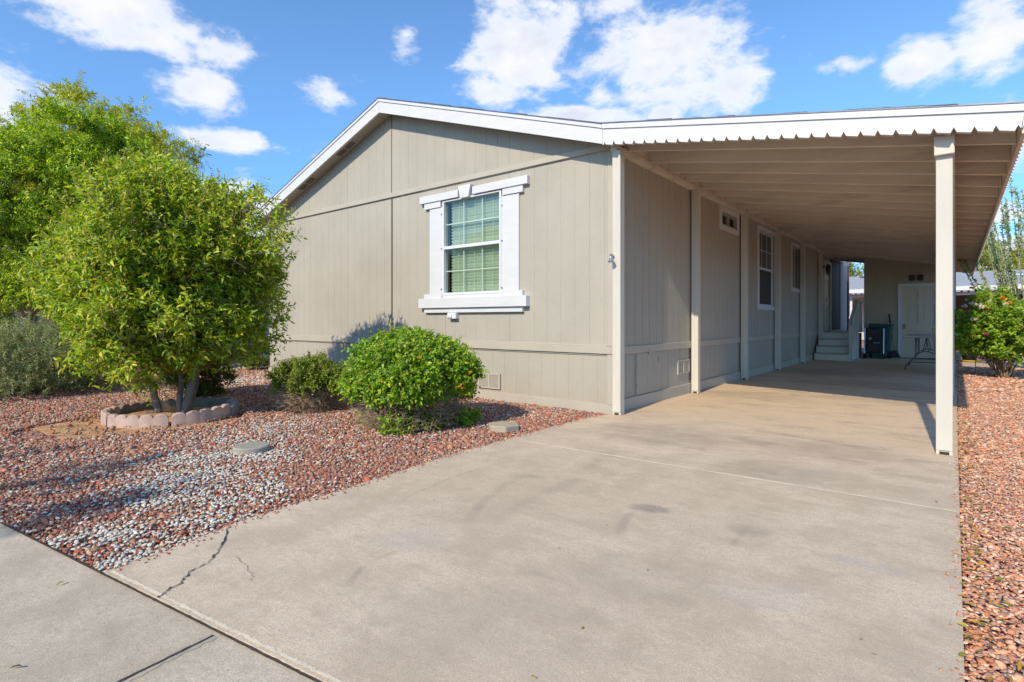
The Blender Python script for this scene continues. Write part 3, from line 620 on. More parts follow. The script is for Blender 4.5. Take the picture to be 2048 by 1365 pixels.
def tufts(root, locs, L, Wd, pal, nm='low_shoots'):
    ps = []
    for (x, y, z, r, n) in locs:
        P, D, _ = crown_clumps(n, (x, y, z), (r, r, r * .7), .4, .1, -.03); v = twigs_and_leaves(P, D, .07, 8, L, Wd, pal, .6, 0, .5); ps.append(v[:3])
    V, Fc, C = cat3(ps); npmesh(nm, V, Fc, C, 'leaf', root)
def gp(px, py, z=0): q = ground_at(px, py, z); return q.x, q.y
t = []
for (px, py, r, n) in ((735, 842, .11, 120), (790, 862, .16, 260), (850, 856, .12, 150), (905, 848, .11, 110), (770, 822, .10, 80), (935, 842, .08, 60)):
    x, y = gp(px, py); t.append((x + .02, y + .03, .05 if py > 830 else .12, r, n))
tufts(lb, t, .034, .020, BR)
def flowers(root, pts, r, pal, name, mat='petal', npet=9):
    for p in pts:
        d = rand_unit(npet); d[:, 2] = np.abs(d[:, 2]) * .6 + .1; d[:, 1] -= .25
        cols = np.array(pal)[g.integers(0, len(pal), npet)]; rr_ = r * g.uniform(.75, 1.15)
        V, Fc, C = leaf_mesh(np.tile(p, (npet, 1)), d, rand_unit(npet), rr_, rr_ * .9, cols); npmesh(name, V, Fc, C, mat, root)
def on_dome(px, py, c, r):
    """point on the near side of an ellipsoid along a pixel's ray"""
    d = pixdir(px, py); o = Vector((0, 0, EYE)) - Vector(c); A_ = sum((d[i] / r[i]) ** 2 for i in range(3)); B_ = 2 * sum(o[i] * d[i] / r[i] ** 2 for i in range(3)); C_ = sum((o[i] / r[i]) ** 2 for i in range(3)) - 1
    disc = B_ * B_ - 4 * A_ * C_
    s = (-B_ - math.sqrt(max(disc, 0))) / (2 * A_); return np.array((d * s + Vector((0, 0, EYE)))[:])
flowers(lb, [on_dome(px, py, c, (.72, .72, .52)) for px, py in ((838, 716), (860, 699), (921, 770), (926, 777), (917, 774), (942, 746), (813, 749), (940, 748))], .022, [(.75, .33, .02), (.8, .45, .03)], 'flower')
SB = (-6.05, 3.60, -.03)
GB = [(.18, .27, .02), (.26, .33, .02), (.13, .20, .015), (.34, .36, .03), (.15, .18, .02), (.11, .15, .02)]
sb, P, D, c = shrub('small_bush', SB, (0, 0, .36), (.38, .38, .26), 90, 20, .024, .015, GB, 'small rounded bush with tiny white flowers and brown twigs, left of the large domed bush', 'bush', .09, 8, .35, .18, .26, 16, 'dry_twig', shell=1000, up=.6, sd=4)
dry_skirt(sb, SB, .37, .03, .26, 1500, .15)
pts = [on_dome(px, py, c, (.42, .42, .3)) for px, py in ((592, 745), (610, 752), (640, 760), (625, 790), (600, 775), (655, 742), (585, 765), (570, 760), (664, 770))]
flowers(sb, pts, .012, [(.75, .75, .72)], 'flower', npet=5)
BB = (-8.42, 3.25, -.03)
shrub('dark_bush', BB, (0, 0, .42), (.40, .40, .42), 80, 18, .035, .018, [(.06, .10, .012), (.09, .14, .015), (.13, .15, .02), (.16, .12, .03)], 'dark green bush standing just behind the ringed tree trunks', 'bush', .10, 8, .4, .12, .06, 14, 'twig', shell=700, sd=6)
shrub('corner_bush', (-11.75, 5.75, -.03), (0, 0, .36), (.30, .30, .38), 50, 16, .035, .018, [(.16, .22, .02), (.22, .26, .03), (.11, .16, .02)], 'small yellowish green bush at the far left corner of the house', 'bush', .10, 8, .4, .1, .05, 10, sd=7)
# silvery wispy shrub far left
RS = (-10.75, 1.78, -.03); root = empty('wispy_shrub', RS, 'low grey-green wispy shrub with needle-like sprays at the left edge of the yard', 'shrub')
P, D, _ = crown_clumps(1300, (RS[0], RS[1], .32), (1.10, 1.0, .50), .4, .12, .03, seed=8)
SG = [(.25, .32, .15), (.33, .39, .20), (.18, .24, .11), (.42, .45, .25), (.14, .18, .08), (.46, .44, .24)]
V, Fc, C, sg = twigs_and_leaves(P, norm(D + np.array([0, 0, .5])), .30, 30, .036, .0085, SG, .45, .05, .55, .35); npmesh('foliage', V, Fc, C, 'leaf', root)
P2, D2, _ = crown_clumps(900, (RS[0], RS[1], .34), (1.14, 1.02, .54), .12, .12, .03, seed=8)
V, Fc, C, sg2 = twigs_and_leaves(P2, norm(D2 + np.array([0, 0, .7])), .28, 30, .038, .0085, SG, .35, .05, .6, .3); npmesh('foliage', V, Fc, C, 'leaf', root)
V, Fc = twig_mesh((np.concatenate([sg[0], sg2[0]]) , np.concatenate([sg[1], sg2[1]])), .003); npmesh('twigs', V, Fc, None, 'twig', root)
mb = MB()
for i in range(40): limb(mb, (RS[0] + rng.uniform(-.2, .2), RS[1] + rng.uniform(-.2, .2), -.03), tuple(P[i]), .012, .003, .15, 5, 5)
mb.build('stems', 'cane', root, smooth=True)

# ---- background trees
def big_tree(name, base, topz, cc, cr, trunkr, nclump, tw, L, Wd, pal, label, lean=(0, 0), tl=.25, nl=8, pw=.4, lump=.15, cut=.8, shell=0, mat='bark', spread=.7, up=.2, sd=0, fork=None, droop=.1, csig=.07, nlimb=30, group=None, cat='tree', crownparts=None):
    root = empty(name, base, label, cat, group); mb = MB(); fz = fork or topz * .3
    f = (base[0] + lean[0], base[1] + lean[1], fz); limb(mb, (base[0], base[1], -.1), f, trunkr, trunkr * .8, .05, 10, 8)
    tops = [f]
    for i in range(5):
        a = i * 1.256 + .4; q = (f[0] + math.cos(a) * cr[0] * .35, f[1] + math.sin(a) * cr[1] * .35, fz + (cc[2] - fz) * .65 + rng.uniform(-.1, .3)); limb(mb, f, q, trunkr * .62, trunkr * .3, .1, 8, 6); tops.append(q)
    P, D, _ = crown_clumps(nclump, cc, cr, pw, lump, cut, seed=sd)
    for i in range(min(nlimb, len(P))): skeleton(tops, [tuple(np.array(cc) + (P[i] - np.array(cc)) * .85)], trunkr * .22, mb)
    mb.build('trunk', mat, root, smooth=True)
    P0 = np.repeat(P, tw, 0) + g.normal(0, max(cr) * csig, (len(P) * tw, 3)); D0 = np.repeat(D, tw, 0)
    ps = []; V, Fc, C, sg = twigs_and_leaves(P0, D0, tl, nl, L, Wd, pal, spread, droop, up); ps.append((V, Fc, C))
    if shell:
        nt_ = max(shell // 26, 12); P2, D2, _ = crown_clumps(nt_, cc, cr, .07, lump, cut, seed=sd); P2 = np.repeat(P2, 26, 0) + g.normal(0, max(cr) * .045, (len(P2) * 26, 3)); D2 = np.repeat(D2, 26, 0); v = twigs_and_leaves(P2, D2, tl, nl, L, Wd, [tuple(q * 1.1 for q in x) for x in pal], spread * .7, droop, up); ps.append(v[:3])
    V, Fc, C = cat3(ps); npmesh('crown', V, Fc, C, 'leaf', root)
    V, Fc = twig_mesh((sg[0] - (sg[1] - sg[0]) * .5, sg[1]), .004, 3); npmesh('twigs', V, Fc, None, 'twig', root)
    return root
def at(px, depth, z=0): d = pixdir(px, HY); return (d.x * depth, d.y * depth, z)
DG = [(.25, .38, .012), (.34, .46, .015), (.16, .28, .010), (.44, .52, .02), (.09, .18, .008), (.50, .54, .03)]
b = at(75, 12.0); c0 = at(150, 12.4)
big_tree('dense_tree', b, 6, (c0[0], c0[1], 3.30), (2.75, 2.75, 2.25), .21, 420, 46, .062, .028, DG, 'dense bright green tree with thick forked trunk behind the left of the ringed tree', (-.5, -.1), .20, 9, .34, .22, 1.45, 9000, 'pale_bark', .6, .55, 3, 1.1, csig=.030)
b = at(190, 18.0); c0 = at(165, 18)
YG = [(.38, .44, .02), (.46, .50, .025), (.28, .35, .015), (.54, .52, .04), (.50, .38, .03)]
big_tree('feathery_tree', b, 8, (c0[0], c0[1], 5.25), (3.6, 3.6, 2.5), .2, 300, 28, .095, .026, YG, 'tall loose tree with feathery yellow-green foliage rising behind the dense tree', (.2, 0), .5, 22, .42, .28, 2.0, 0, 'bark', .7, .1, 9, 2.4, .35, .05)
b = at(310, 19.5); big_tree('feathery_tree', b, 6, (b[0], b[1], 3.8), (2.7, 3.0, 2.1), .16, 200, 24, .095, .026, YG, 'lower feathery yellow-green tree between the dense tree and the house gable', (.2, 0), .5, 22, .42, .25, 1.5, 0, 'bark', .7, .1, 10, 1.8, .35, .05)
# dark hedge beyond, left
for i, (px, dep, h, r, pal, lab) in enumerate(((-60, 17, 2.2, 1.5, [(.05, .08, .02), (.20, .09, .02), (.09, .12, .02)], 'dark bush with orange leaves at the left edge beyond the neighbour driveway'),
        (30, 20, 2.0, 1.4, [(.04, .07, .02), (.17, .10, .02), (.07, .11, .02)], 'dark bush with rusty leaves behind the thick forked trunk'),
        (150, 24, 2.6, 1.9, [(.05, .09, .02), (.08, .13, .02)], 'dark green bush far behind the dense tree'))):
    q = at(px, dep); shrub('hedge_bush', (q[0], q[1], -.03), (0, 0, h * .5), (r, r, h * .5), 90, 16, .07, .035, pal, lab, 'bush', .2, 8, .4, .15, .05, 10, 'twig', shell=500, group='bushes beyond the left yard', sd=12 + i)
# olive trees behind the far house
OL = [(.25, .27, .02), (.32, .32, .03), (.18, .20, .02), (.36, .30, .03)]
for (px, dep, z, r, lab) in ((1960, 34, 4.4, 2.6, 'olive green tree behind the pale roof, right of the carport eave'), (1712, 40, 4.2, 3.4, 'olive green tree behind the pale roof, seen through the gap beside the storage room'), (2120, 38, 5.0, 3.2, 'olive green tree behind the pale roof at the right edge')):
    q = at(px, dep); big_tree('olive_tree', q, 5, (q[0], q[1], z - .6), (r, r, z * .5), .2, 110, 22, .14, .05, OL, lab, (0, 0), .35, 8, .4, .2, 1.5, 900, group='trees behind the far house', sd=int(px))
# shade tree out of the picture, whose shadow falls on the yard
big_tree('shade_tree', (-4.2, -5.9, 0), 6, (-4.2, -5.9, 4.0), (1.6, 1.3, 1.2), .14, 24, 12, .09, .04, DG, 'leafy tree across the pavement whose shade falls on the front yard', (0, 0), .3, 8, .45, .2, 2.0, 0, sd=33)

# ================================================================== the house
RIDX, RIDZ = -7.03, 4.55; SL = (4.55 - 3.246) / (7.03 - 3.046)      # roof top line
FY, FRONT = 5.34, HYF
def rooftop(x): return RIDZ - abs(x - RIDX) * SL
def wtop(x): return rooftop(x) - .17
house = empty('manufactured_home', ((HXL + HXR) / 2, HYF, 0), 'single-storey beige house with grooved siding, a white-trimmed gable and a white-framed window', 'house')
def siding(mb, ax, a0, a1, zb, zt, plane, sgn, grooves, holes=(), extra=(), gw=.0055, gd=.0032, seams=()):
    pts = [(a0, 0), (a1, 0)]
    for gx in grooves:
        if a0 + gw < gx < a1 - gw:
            k = 1.5 if any(abs(gx - q) < .02 for q in seams) else 1.0; h = gw * k / 2
            pts += [(gx - h, 0), (gx - h + .002, gd * k), (gx + h - .002, gd * k), (gx + h, 0)]
    def inside_groove(a): return any(abs(a - gx) < gw for gx in grooves)
    for hh in holes:
        for e in hh[:2]: pts.append((e, 0))
    for e in extra:
        if a0 < e < a1 and not inside_groove(e): pts.append((e, 0))
    pts = sorted(set(pts))
    def P3(a, off, z):
        p = plane - sgn * off
        return (a, p, z) if ax == 'x' else (p, a, z)
    for (p, o1), (q, o2) in zip(pts[:-1], pts[1:]):
        if q - p < 1e-5: continue
        mid = (p + q) / 2; segs = [(0, 1)]; hs = [h for h in holes if h[0] < mid < h[1]]
        zs = [(zb, zt)]
        if hs:
            h = hs[0]; zs = [(zb, lambda x, h=h: h[2]), (lambda x, h=h: h[3], zt)]
        for lo, hi in zs:
            mb.quad(P3(p, o1, lo(p)), P3(q, o2, lo(q)), P3(q, o2, hi(q)), P3(p, o1, hi(p)))
cst = lambda v: (lambda x: v)
GX = [RIDX + .2032 * k for k in range(-20, 21)]; seams = [RIDX + 1.2192 * k for k in range(-4, 5)]
WX0, WX1, WZ0, WZ1 = -5.843, -4.719, 1.42, 2.81
mb = MB(); siding(mb, 'x', HXL, HXR, cst(.655), cst(3.03), HYF, -1, GX, [(WX0, WX1, WZ0, WZ1)], seams=seams)
siding(mb, 'x', HXL, HXR, cst(3.028), wtop, HYF - .012, -1, GX, extra=[RIDX], seams=seams)
mb.quad((HXL, HYF - .012, 3.028), (HXR, HYF - .012, 3.028), (HXR, HYF, 3.028), (HXL, HYF, 3.028))
GY = [HYF + .09 + .2032 * k for k in range(0, 90)]
W2, W3, W1 = (11.45, 12.62, 1.36, 2.86), (14.28, 15.12, 1.83, 2.84), (9.24, 10.07, 2.66, 2.88)
DR = (18.42, 19.36, .76, 2.78)
siding(mb, 'y', HYF, HYB, cst(.655), cst(3.15), HXR, 1, GY, [W1, W2, W3, DR], gw=.012, gd=.008)
mb.quad((HXL, HYF, 0), (HXL, HYB, 0), (HXL, HYB, 3.3), (HXL, HYF, 3.3))
mb.quad((HXL, HYB, 0), (HXR, HYB, 0), (HXR, HYB, 3.3), (HXL, HYB, 3.3))
# window reveals, 12 cm deep
def reveal(mb, ax, h, plane, sgn, dep=.12):
    a0, a1, z0, z1 = h; p, q = plane, plane - sgn * dep
    def P3(a, b, z): return (a, b, z) if ax == 'x' else (b, a, z)
    for (u, zz, u2, z2) in ((a0, z0, a0, z1), (a1, z0, a1, z1), (a0, z0, a1, z0), (a0, z1, a1, z1)):
        mb.quad(P3(u, p, zz), P3(u2, p, z2), P3(u2, q, z2), P3(u, q, zz))
reveal(mb, 'x', (WX0, WX1, WZ0, WZ1), HYF, -1)
for h in (W1, W2, W3, DR): reveal(mb, 'y', h, HXR, 1)
wall = mb.build('wall', 'siding', house)
mb = MB(); siding(mb, 'x', HXL + .02, HXR - .015, cst(.0), cst(.70), HYF + .012, -1, [q - .1 for q in GX], seams=[])
siding(mb, 'y', HYF + .02, HYB, cst(-.02), cst(.70), HXR - .012, 1, GY, gw=.012, gd=.008)
mb.build('skirting', 'siding', house)
mb = MB()
mb.box(HXL, HXR - .05, HYF - .022, HYF + .02, .675, .762); mb.box(HXR - .048, HXR + .004, HYF - .026, HYF + .02, .672, .766)
mb.box(HXL, HXR - .10, HYF - .016, HYF + .02, .762, .775)
mb.box(HXL, HXR + .002, HYF - .014, HYF + .03, -.03, .088)
mb.box(HXR - .10, HXR + .003, HYF - .010, HYF + .03, .09, .672); mb.box(HXR - .09, HXR + .003, HYF - .012, HYF + .03, .768, 3.02)
mb.box(HXL, HXR - .06, HYF - .030, HYF - .014, 3.035, 3.105)
mb.box(HXR - .02, HXR + .018, HYF + .03, HYB, .665, .755); mb.box(HXR - .02, HXR + .012, HYF + .03, HYB, -.03, .14)
mb.build('trim_board', 'beige_trim', house, bevel=.003)
MB().box(RIDX - .0035, RIDX + .0035, HYF - .0205, HYF - .004, .78, wtop(RIDX) - .02).build('batten_seam', 'shade_wall', house)
# roof
def slopepoly(x0, x1, y0, y1, t, off=0.0, hf=None):
    hf = hf or rooftop; return [(x0, y0, hf(x0) + off), (x1, y0, hf(x1) + off), (x1, y1, hf(x1) + off), (x0, y1, hf(x0) + off)]
XL_E = -11.35; XJ = -3.046
CPX1 = .385
def cptop(x): return 3.246 - (x - XJ) * (3.246 - 2.616) / (.377 - XJ)
roof = None
mb = MB()
for (x0, x1) in ((XL_E, RIDX), (RIDX, XJ)):
    mb.prism(slopepoly(x0, x1, FY + .012, HYB + .3, .0, -.002), (0, 0, -.045))
roof = mb.build('roof', 'shingle', house)
def shingle_edge(name, parent, segs, hf, seed):
    r = random.Random(seed); mb = MB()
    for x0, x1 in segs:
        x = x0
        while x < x1 - .01:
            wv = min(r.uniform(.14, .34), x1 - x); h = r.uniform(.006, .015); o = r.uniform(-.022, .0)
            a, b = x, x + wv - r.choice((0, 0, .006)); mb.prism([(a, FY + o, hf(a) + .002), (b, FY + o, hf(b) + .002), (b, FY + o, hf(b) + h), (a, FY + o, hf(a) + h * .8)], (0, .28, 0)); x += wv
    return mb.build(name, 'shingle', parent)
shingle_edge('shingle_course', house, [(XL_E, RIDX), (RIDX, XJ)], rooftop, 2)
# drip edge, fascia and soffit of the house gable
def fascia(mb, x0, x1, top, bot, y0, y1, hf): mb.prism([(x0, y0, hf(x0) + top), (x1, y0, hf(x1) + top), (x1, y0, hf(x1) + bot), (x0, y0, hf(x0) + bot)], (0, y1 - y0, 0))
mb = MB()
for (x0, x1) in ((XL_E, RIDX - .0015), (RIDX + .0015, XJ - .0015)):
    fascia(mb, x0, x1, -.052, -.222, FY, FY + .03, rooftop); fascia(mb, x0, x1, -.002, -.05, FY - .014, FY + .03, rooftop)
mb.build('fascia', 'white_trim', house)
mb = MB()
for (x0, x1) in ((XL_E, RIDX), (RIDX, XJ)): fascia(mb, x0, x1, .001, -.008, FY - .02, FY + .02, rooftop)
mb.build('drip_edge', 'grey_metal', house)
mb = MB()
for (x0, x1) in ((XL_E, RIDX), (RIDX, XJ - .01)):
    n = int((x1 - x0) / .6) + 1
    for i in range(n):
        a = x0 + (x1 - x0) * i / n + .002; b = x0 + (x1 - x0) * (i + 1) / n - .002
        mb.prism([(a, FY + .03, rooftop(a) - .165), (b, FY + .03, rooftop(b) - .165), (b, FY + .03, rooftop(b) - .178), (a, FY + .03, rooftop(a) - .178)], (0, HYF - FY - .045, 0))
mb.build('soffit', 'beige_trim', house)
def vent_soffit(xc):
    a, b = xc - .26, xc + .26; o = -.190
    f = MB(); f.prism([(a, FY + .06, rooftop(a) - .178), (b, FY + .06, rooftop(b) - .178), (b, FY + .06, rooftop(b) + o), (a, FY + .06, rooftop(a) + o)], (0, .15, 0))
    v = f.build('soffit_vent', 'beige_trim', house); m = MB()
    for u, q in ((a + .04, xc - .015), (xc + .015, b - .04)): m.prism([(u, FY + .085, rooftop(u) + o), (q, FY + .085, rooftop(q) + o), (q, FY + .085, rooftop(q) + o - .004), (u, FY + .085, rooftop(u) + o - .004)], (0, .10, 0))
    m.build('screen', 'vent_screen', v)
vent_soffit(-8.12); vent_soffit(-9.35)
# main window
def mkwin(parent, ax, h, plane, sgn, frame_w=.035, name='window'):
    pass
Y = HYF
wtrim = bpy.data.objects.new('window', None); COL.objects.link(wtrim); wtrim.parent = house; ORG[wtrim] = ORG[house]
for (a, b) in ((-6.123, WX0 - .001), (WX1 + .001, -4.42)): MB().box(a, b, Y - .028, Y + .01, WZ0 + .035, 2.725).build('side_casing', 'white_trim', wtrim, bevel=.003)
m = MB(); m.box(-6.313, -5.50, Y - .062, Y + .01, 2.818, 2.925); m.box(-5.22, -4.256, Y - .062, Y + .01, 2.818, 2.925)
m.box(-6.225, WX0 - .03, Y - .045, Y + .01, 2.727, 2.816); m.box(WX1 + .03, -4.345, Y - .045, Y + .01, 2.727, 2.816); m.build('header', 'white_trim', wtrim, bevel=.003)
MB().prism([(-5.44, Y - .078, 2.79), (-5.28, Y - .078, 2.79), (-5.235, Y - .078, 2.965), (-5.485, Y - .078, 2.965)], (0, .09, 0)).build('keystone', 'white_trim', wtrim, bevel=.003)
m = MB(); m.box(-6.313, -4.256, Y - .085, Y + .01, 1.245, 1.385); m.box(-6.225, -4.345, Y - .05, Y + .01, 1.175, 1.243)
m.box(-6.225, WX0 - .002, Y - .05, Y + .01, 1.387, 1.453); m.box(WX1 + .002, -4.345, Y - .05, Y + .01, 1.387, 1.453); m.box(WX0, WX1, Y - .03, Y + .03, 1.387, 1.43); m.build('sill', 'white_trim', wtrim, bevel=.003)
m = MB(); fw = .03; zc = 2.118
for (a, b, c, d, yo) in ((WX0, WX0 + fw, WZ0, WZ1, -.035), (WX1 - fw, WX1, WZ0, WZ1, -.035), (WX0 + fw, WX1 - fw, WZ1 - .022, WZ1, -.034), (WX0 + fw, WX1 - fw, WZ0 + .011, WZ0 + .045, -.034), (WX0 + fw, WX1 - fw, zc - .022, zc + .022, -.037)): m.box(a, b, Y + yo, Y + .05, c, d)
m.build('frame', 'white_vinyl', wtrim, bevel=.002)
m = MB()
for z0, z1 in ((WZ0 + .045, zc - .022), (zc + .022, WZ1 - .022)):
    for k in (1, 2): x = WX0 + fw + (WX1 - WX0 - 2 * fw) * k / 3; m.box(x - .008, x + .008, Y + .022, Y + .032, z0, z1)
    m.box(WX0 + fw, WX1 - fw, Y + .0205, Y + .0305, (z0 + z1) / 2 - .008, (z0 + z1) / 2 + .008)
m.build('muntin', 'white_vinyl', wtrim)
MB().quad((WX0 + fw, Y + .012, WZ0 + .045), (WX1 - fw, Y + .012, WZ0 + .045), (WX1 - fw, Y + .012, WZ1 - .022), (WX0 + fw, Y + .012, WZ1 - .022)).build('pane', 'glass_green', wtrim)
m = MB(); z = WZ0 + .03; k = 0
Mt = lambda z: Matrix.Translation((0, Y + .085, z)) @ Matrix.Rotation(R(-48 + rng.uniform(-4, 4)), 4, 'X')
while z < WZ1 + .02:
    m.box(WX0 + .085, WX1 - .012, -.026, .026, -.0015, .0015, Mt(z)); z += .0445
m.build('blind', 'blind', wtrim)
m = MB()
for x in (WX0 + .25, -5.28, WX1 - .22): m.tube([(x, Y + .055, WZ0), (x + .01, Y + .055, WZ1)], .0025, 5)
m.build('blind_cord', 'blind', wtrim)
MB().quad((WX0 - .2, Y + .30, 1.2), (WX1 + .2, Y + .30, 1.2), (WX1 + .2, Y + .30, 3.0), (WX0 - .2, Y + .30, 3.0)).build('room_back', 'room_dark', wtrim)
for (x, z) in ((WX0 - .02, 2.62), (WX0 - .015, zc), (WX0 - .02, 1.52), (WX1 + .02, 2.6), (WX1 + .02, zc + .01), (WX1 + .02, 1.5)): MB().box(x - .012, x + .012, Y - .04, Y - .027, z - .008, z + .008).build('screen_clip', 'chrome', wtrim)
m = MB(); m.box(-5.70, -5.53, Y - .075, Y, 1.085, 1.172); m.box(-5.69, -5.60, Y - .092, Y - .0755, 1.10, 1.15); m.build('outlet_box', 'white_vinyl', house, bevel=.006)
# vents and access door
def louver(parent, ax, a0, a1, z0, z1, plane, sgn, scr='vent_screen'):
    def B(mb, a, b, o0, o1, z, zz):
        p, q = sorted((plane + sgn * o0, plane + sgn * o1))
        mb.box(a, b, p, q, z, zz) if ax == 'x' else mb.box(p, q, a, b, z, zz)
    f = MB(); mid = (a0 + a1) / 2
    for (a, b, z, zz) in ((a0, a1, z0, z0 + .025), (a0, a1, z1 - .025, z1), (a0, a0 + .03, z0 + .025, z1 - .025), (a1 - .03, a1, z0 + .025, z1 - .025), (mid - .015, mid + .015, z0 + .025, z1 - .025)): B(f, a, b, -.005, .014, z, zz)
    o = f.build('vent', 'beige_trim', parent); l = MB(); z = z0 + .03
    while z < z1 - .03: B(l, a0 + .03, a1 - .03, .001, .008, z, z + .007); z += .0095
    l.build('louvre', scr if scr != 'vent_screen' else 'beige_trim', o)
    return o
louver(house, 'x', -5.155, -4.754, .135, .345, HYF, -1); louver(house, 'y', 7.43, 7.87, .30, .50, HXR - .012, 1)
m = MB(); siding(m, 'y', 6.13, 6.75, cst(.155), cst(.655), HXR + .006, 1, [6.30, 6.43, 6.58]); m.box(HXR - .011, HXR + .004, 6.128, 6.752, .153, .657); ad = m.build('access_door', 'siding', house)
for (y, z) in ((6.14, .50), (6.14, .26)): MB().box(HXR + .004, HXR + .016, y - .012, y + .012, z - .02, z + .02).build('hinge', 'beige_trim', ad)
MB().box(HXR + .018, HXR + .03, 6.46, 6.49, .63, .70).build('latch', 'beige_trim', ad); MB().box(HXR + .004, HXR + .02, 6.76, 6.79, .52, .58).build('latch', 'beige_trim', ad)
# side windows
def side_window(h, kind):
    y0, y1, z0, z1 = h; X = HXR; m = MB(); t = .085
    for (a, b, c, d) in ((y0 - t, y0, z0 - t, z1 + t), (y1, y1 + t, z0 - t, z1 + t), (y0, y1, z1, z1 + t), (y0, y1, z0 - t, z0)): m.box(X - .03, X + .022, a, b, c, d)
    o = m.build('window', 'white_trim', house, bevel=.003); m = MB(); f = .03
    for (a, b, c, d) in ((y0, y0 + f, z0, z1), (y1 - f, y1, z0, z1), (y0 + f, y1 - f, z1 - f, z1), (y0 + f, y1 - f, z0, z0 + f)): m.box(X - .05, X - .008, a, b, c, d)
    ym, zm = (y0 + y1) / 2, (z0 + z1) / 2
    if kind == 'hung': m.box(X - .05, X - .006, y0 + f, y1 - f, zm - .02, zm + .02)
    else: m.box(X - .05, X - .006, ym - .02, ym + .02, z0 + f, z1 - f)
    m.build('frame', 'white_vinyl' if kind == 'hung' else 'beige_trim', o)
    if kind == 'hung':
        m = MB()
        for k in (1, 2): y = y0 + f + (y1 - y0 - 2 * f) * k / 3; m.box(X - .045, X - .037, y - .009, y + .009, zm + .02, z1 - f)
        zz = (zm + z1) / 2; m.box(X - .0455, X - .0365, y0 + f, y1 - f, zz - .009, zz + .009); m.build('muntin', 'white_vinyl', o)
        MB().box(X - .058, X - .052, y0 + f, y1 - f, z0 + f, zm - .02).build('screen', 'screen_mesh', o)
    m = MB(); m.quad((X - .060, y0 + f, z0 + f), (X - .060, y1 - f, z0 + f), (X - .060, y1 - f, z1 - f), (X - .060, y0 + f, z1 - f)); m.build('pane', 'glass_dark', o)
    m = MB(); z = z0
    while z < z1: m.box(-.022, .022, y0 + .02, y1 - .02, -.001, .001, Matrix.Translation((X - .10, 0, z)) @ Matrix.Rotation(R(45), 4, 'Y')); z += .05
    if kind == 'hung': m.build('blind', 'blind', o)
    MB().quad((X - .14, y0 - .1, z0 - .1), (X - .14, y1 + .1, z0 - .1), (X - .14, y1 + .1, z1 + .1), (X - .14, y0 - .1, z1 + .1)).build('room_back', 'curtain', o)
side_window(W1, 'slide'); side_window(W2, 'hung'); side_window(W3, 'slide')
# front door of the house, up the steps
def panel_door(parent, ax, a0, a1, z0, z1, plane, sgn, mat, name='door', knob_side=0):
    """six-panel slab: stiles and rails proud of recessed raised fields"""
    def B(mb, a, b, o0, o1, z, zz):
        p, q = sorted((plane + sgn * o0, plane + sgn * o1))
        mb.box(a, b, p, q, z, zz) if ax == 'x' else mb.box(p, q, a, b, z, zz)
    W_ = a1 - a0; H_ = z1 - z0; f = MB(); st = W_ * .135; mc = W_ * .12
    zs = [0, .11, .37, .46, .76, .82, .94, 1.0]; zs = [z0 + H_ * k for k in zs]
    xs = [a0, a0 + st, a0 + W_ / 2 - mc / 2, a0 + W_ / 2 + mc / 2, a1 - st, a1]
    B(f, a0, a1, -.02, 0, z0, z1)
    for i in (0, 2, 4): B(f, xs[i], xs[i + 1], .0, .028, z0, z1)
    for i in (0, 2, 4, 6):
        for j in (1, 3): B(f, xs[j], xs[j + 1], .0, .028, zs[i], zs[i + 1])
    o = f.build(name, mat, parent); r = MB()
    for i in (1, 3, 5):
        for j in (1, 3): B(r, xs[j] + .03, xs[j + 1] - .03, .0, .010, zs[i] + .03, zs[i + 1] - .03)
    r.build('raised_panel', mat, o, bevel=.003); return o
dd = panel_door(house, 'y', DR[0] + .001, DR[1] - .001, DR[2], DR[3] - .002, HXR - .04, 1, 'door_white')
m = MB(); m.box(HXR - .03, HXR + .03, 18.32, 18.42, .76, 2.86); m.box(HXR - .03, HXR + .028, 18.42, 19.36, 2.78, 2.855); m.box(HXR - .03, HXR + .03, 19.36, 19.42, .76, 2.86); m.build('door_casing', 'door_white', house, bevel=.003)
m = MB(); m.tube([(HXR - .03, 18.52, 1.66), (HXR + .03, 18.52, 1.66), (HXR + .035, 18.64, 1.66)], .012, 8); m.build('handle', 'black_metal', dd)
MB().lathe((HXR - .03, 18.52, 1.78), [(.028, 0), (.028, .02), (.012, .03)], 12, 'x').build('deadbolt', 'black_metal', dd)
# dark screened panel, weathered board and end post beyond the door
MB().box(HXR - .02, HXR + .012, 19.43, 21.1, .76, 2.98).build('screen_panel', 'dark_wood', house)
MB().box(HXR - .02, HXR + .03, 21.12, 22.55, .76, 2.98).build('weathered_board', 'weathered_white', house)
MB().box(HXR - .06, HXR + .07, 22.58, 22.7, .0, 3.0).build('end_post', 'dark_wood', house)

# ================================================================== the carport
cp = empty('carport', ((HXR + .0) / 2, FY, 0), 'open beige lean-to carport with scalloped white fascia attached to the right side of the house', 'carport')
CY1 = 21.5
MB().prism(slopepoly(XJ + .002, CPX1, FY + .012, CY1, 0, -.002, cptop), (0, 0, -.035)).build('roof', 'carport_paint', cp)
MB().prism(slopepoly(XJ + .002, CPX1, FY + .012, CY1, 0, .012, cptop), (0, 0, -.012)).build('roof_shingles', 'shingle', cp)
shingle_edge('shingle_course', cp, [(XJ, CPX1)], lambda x: cptop(x) + .004, 5)
m = MB(); fascia(m, XJ + .0015, CPX1, -.002, -.055, FY - .014, FY + .03, cptop); m.build('trim_strip', 'white_trim', cp)
m = MB(); fascia(m, XJ, CPX1 + .004, .010, -.001, FY - .02, FY + .02, cptop); m.build('drip_edge', 'grey_metal', cp)
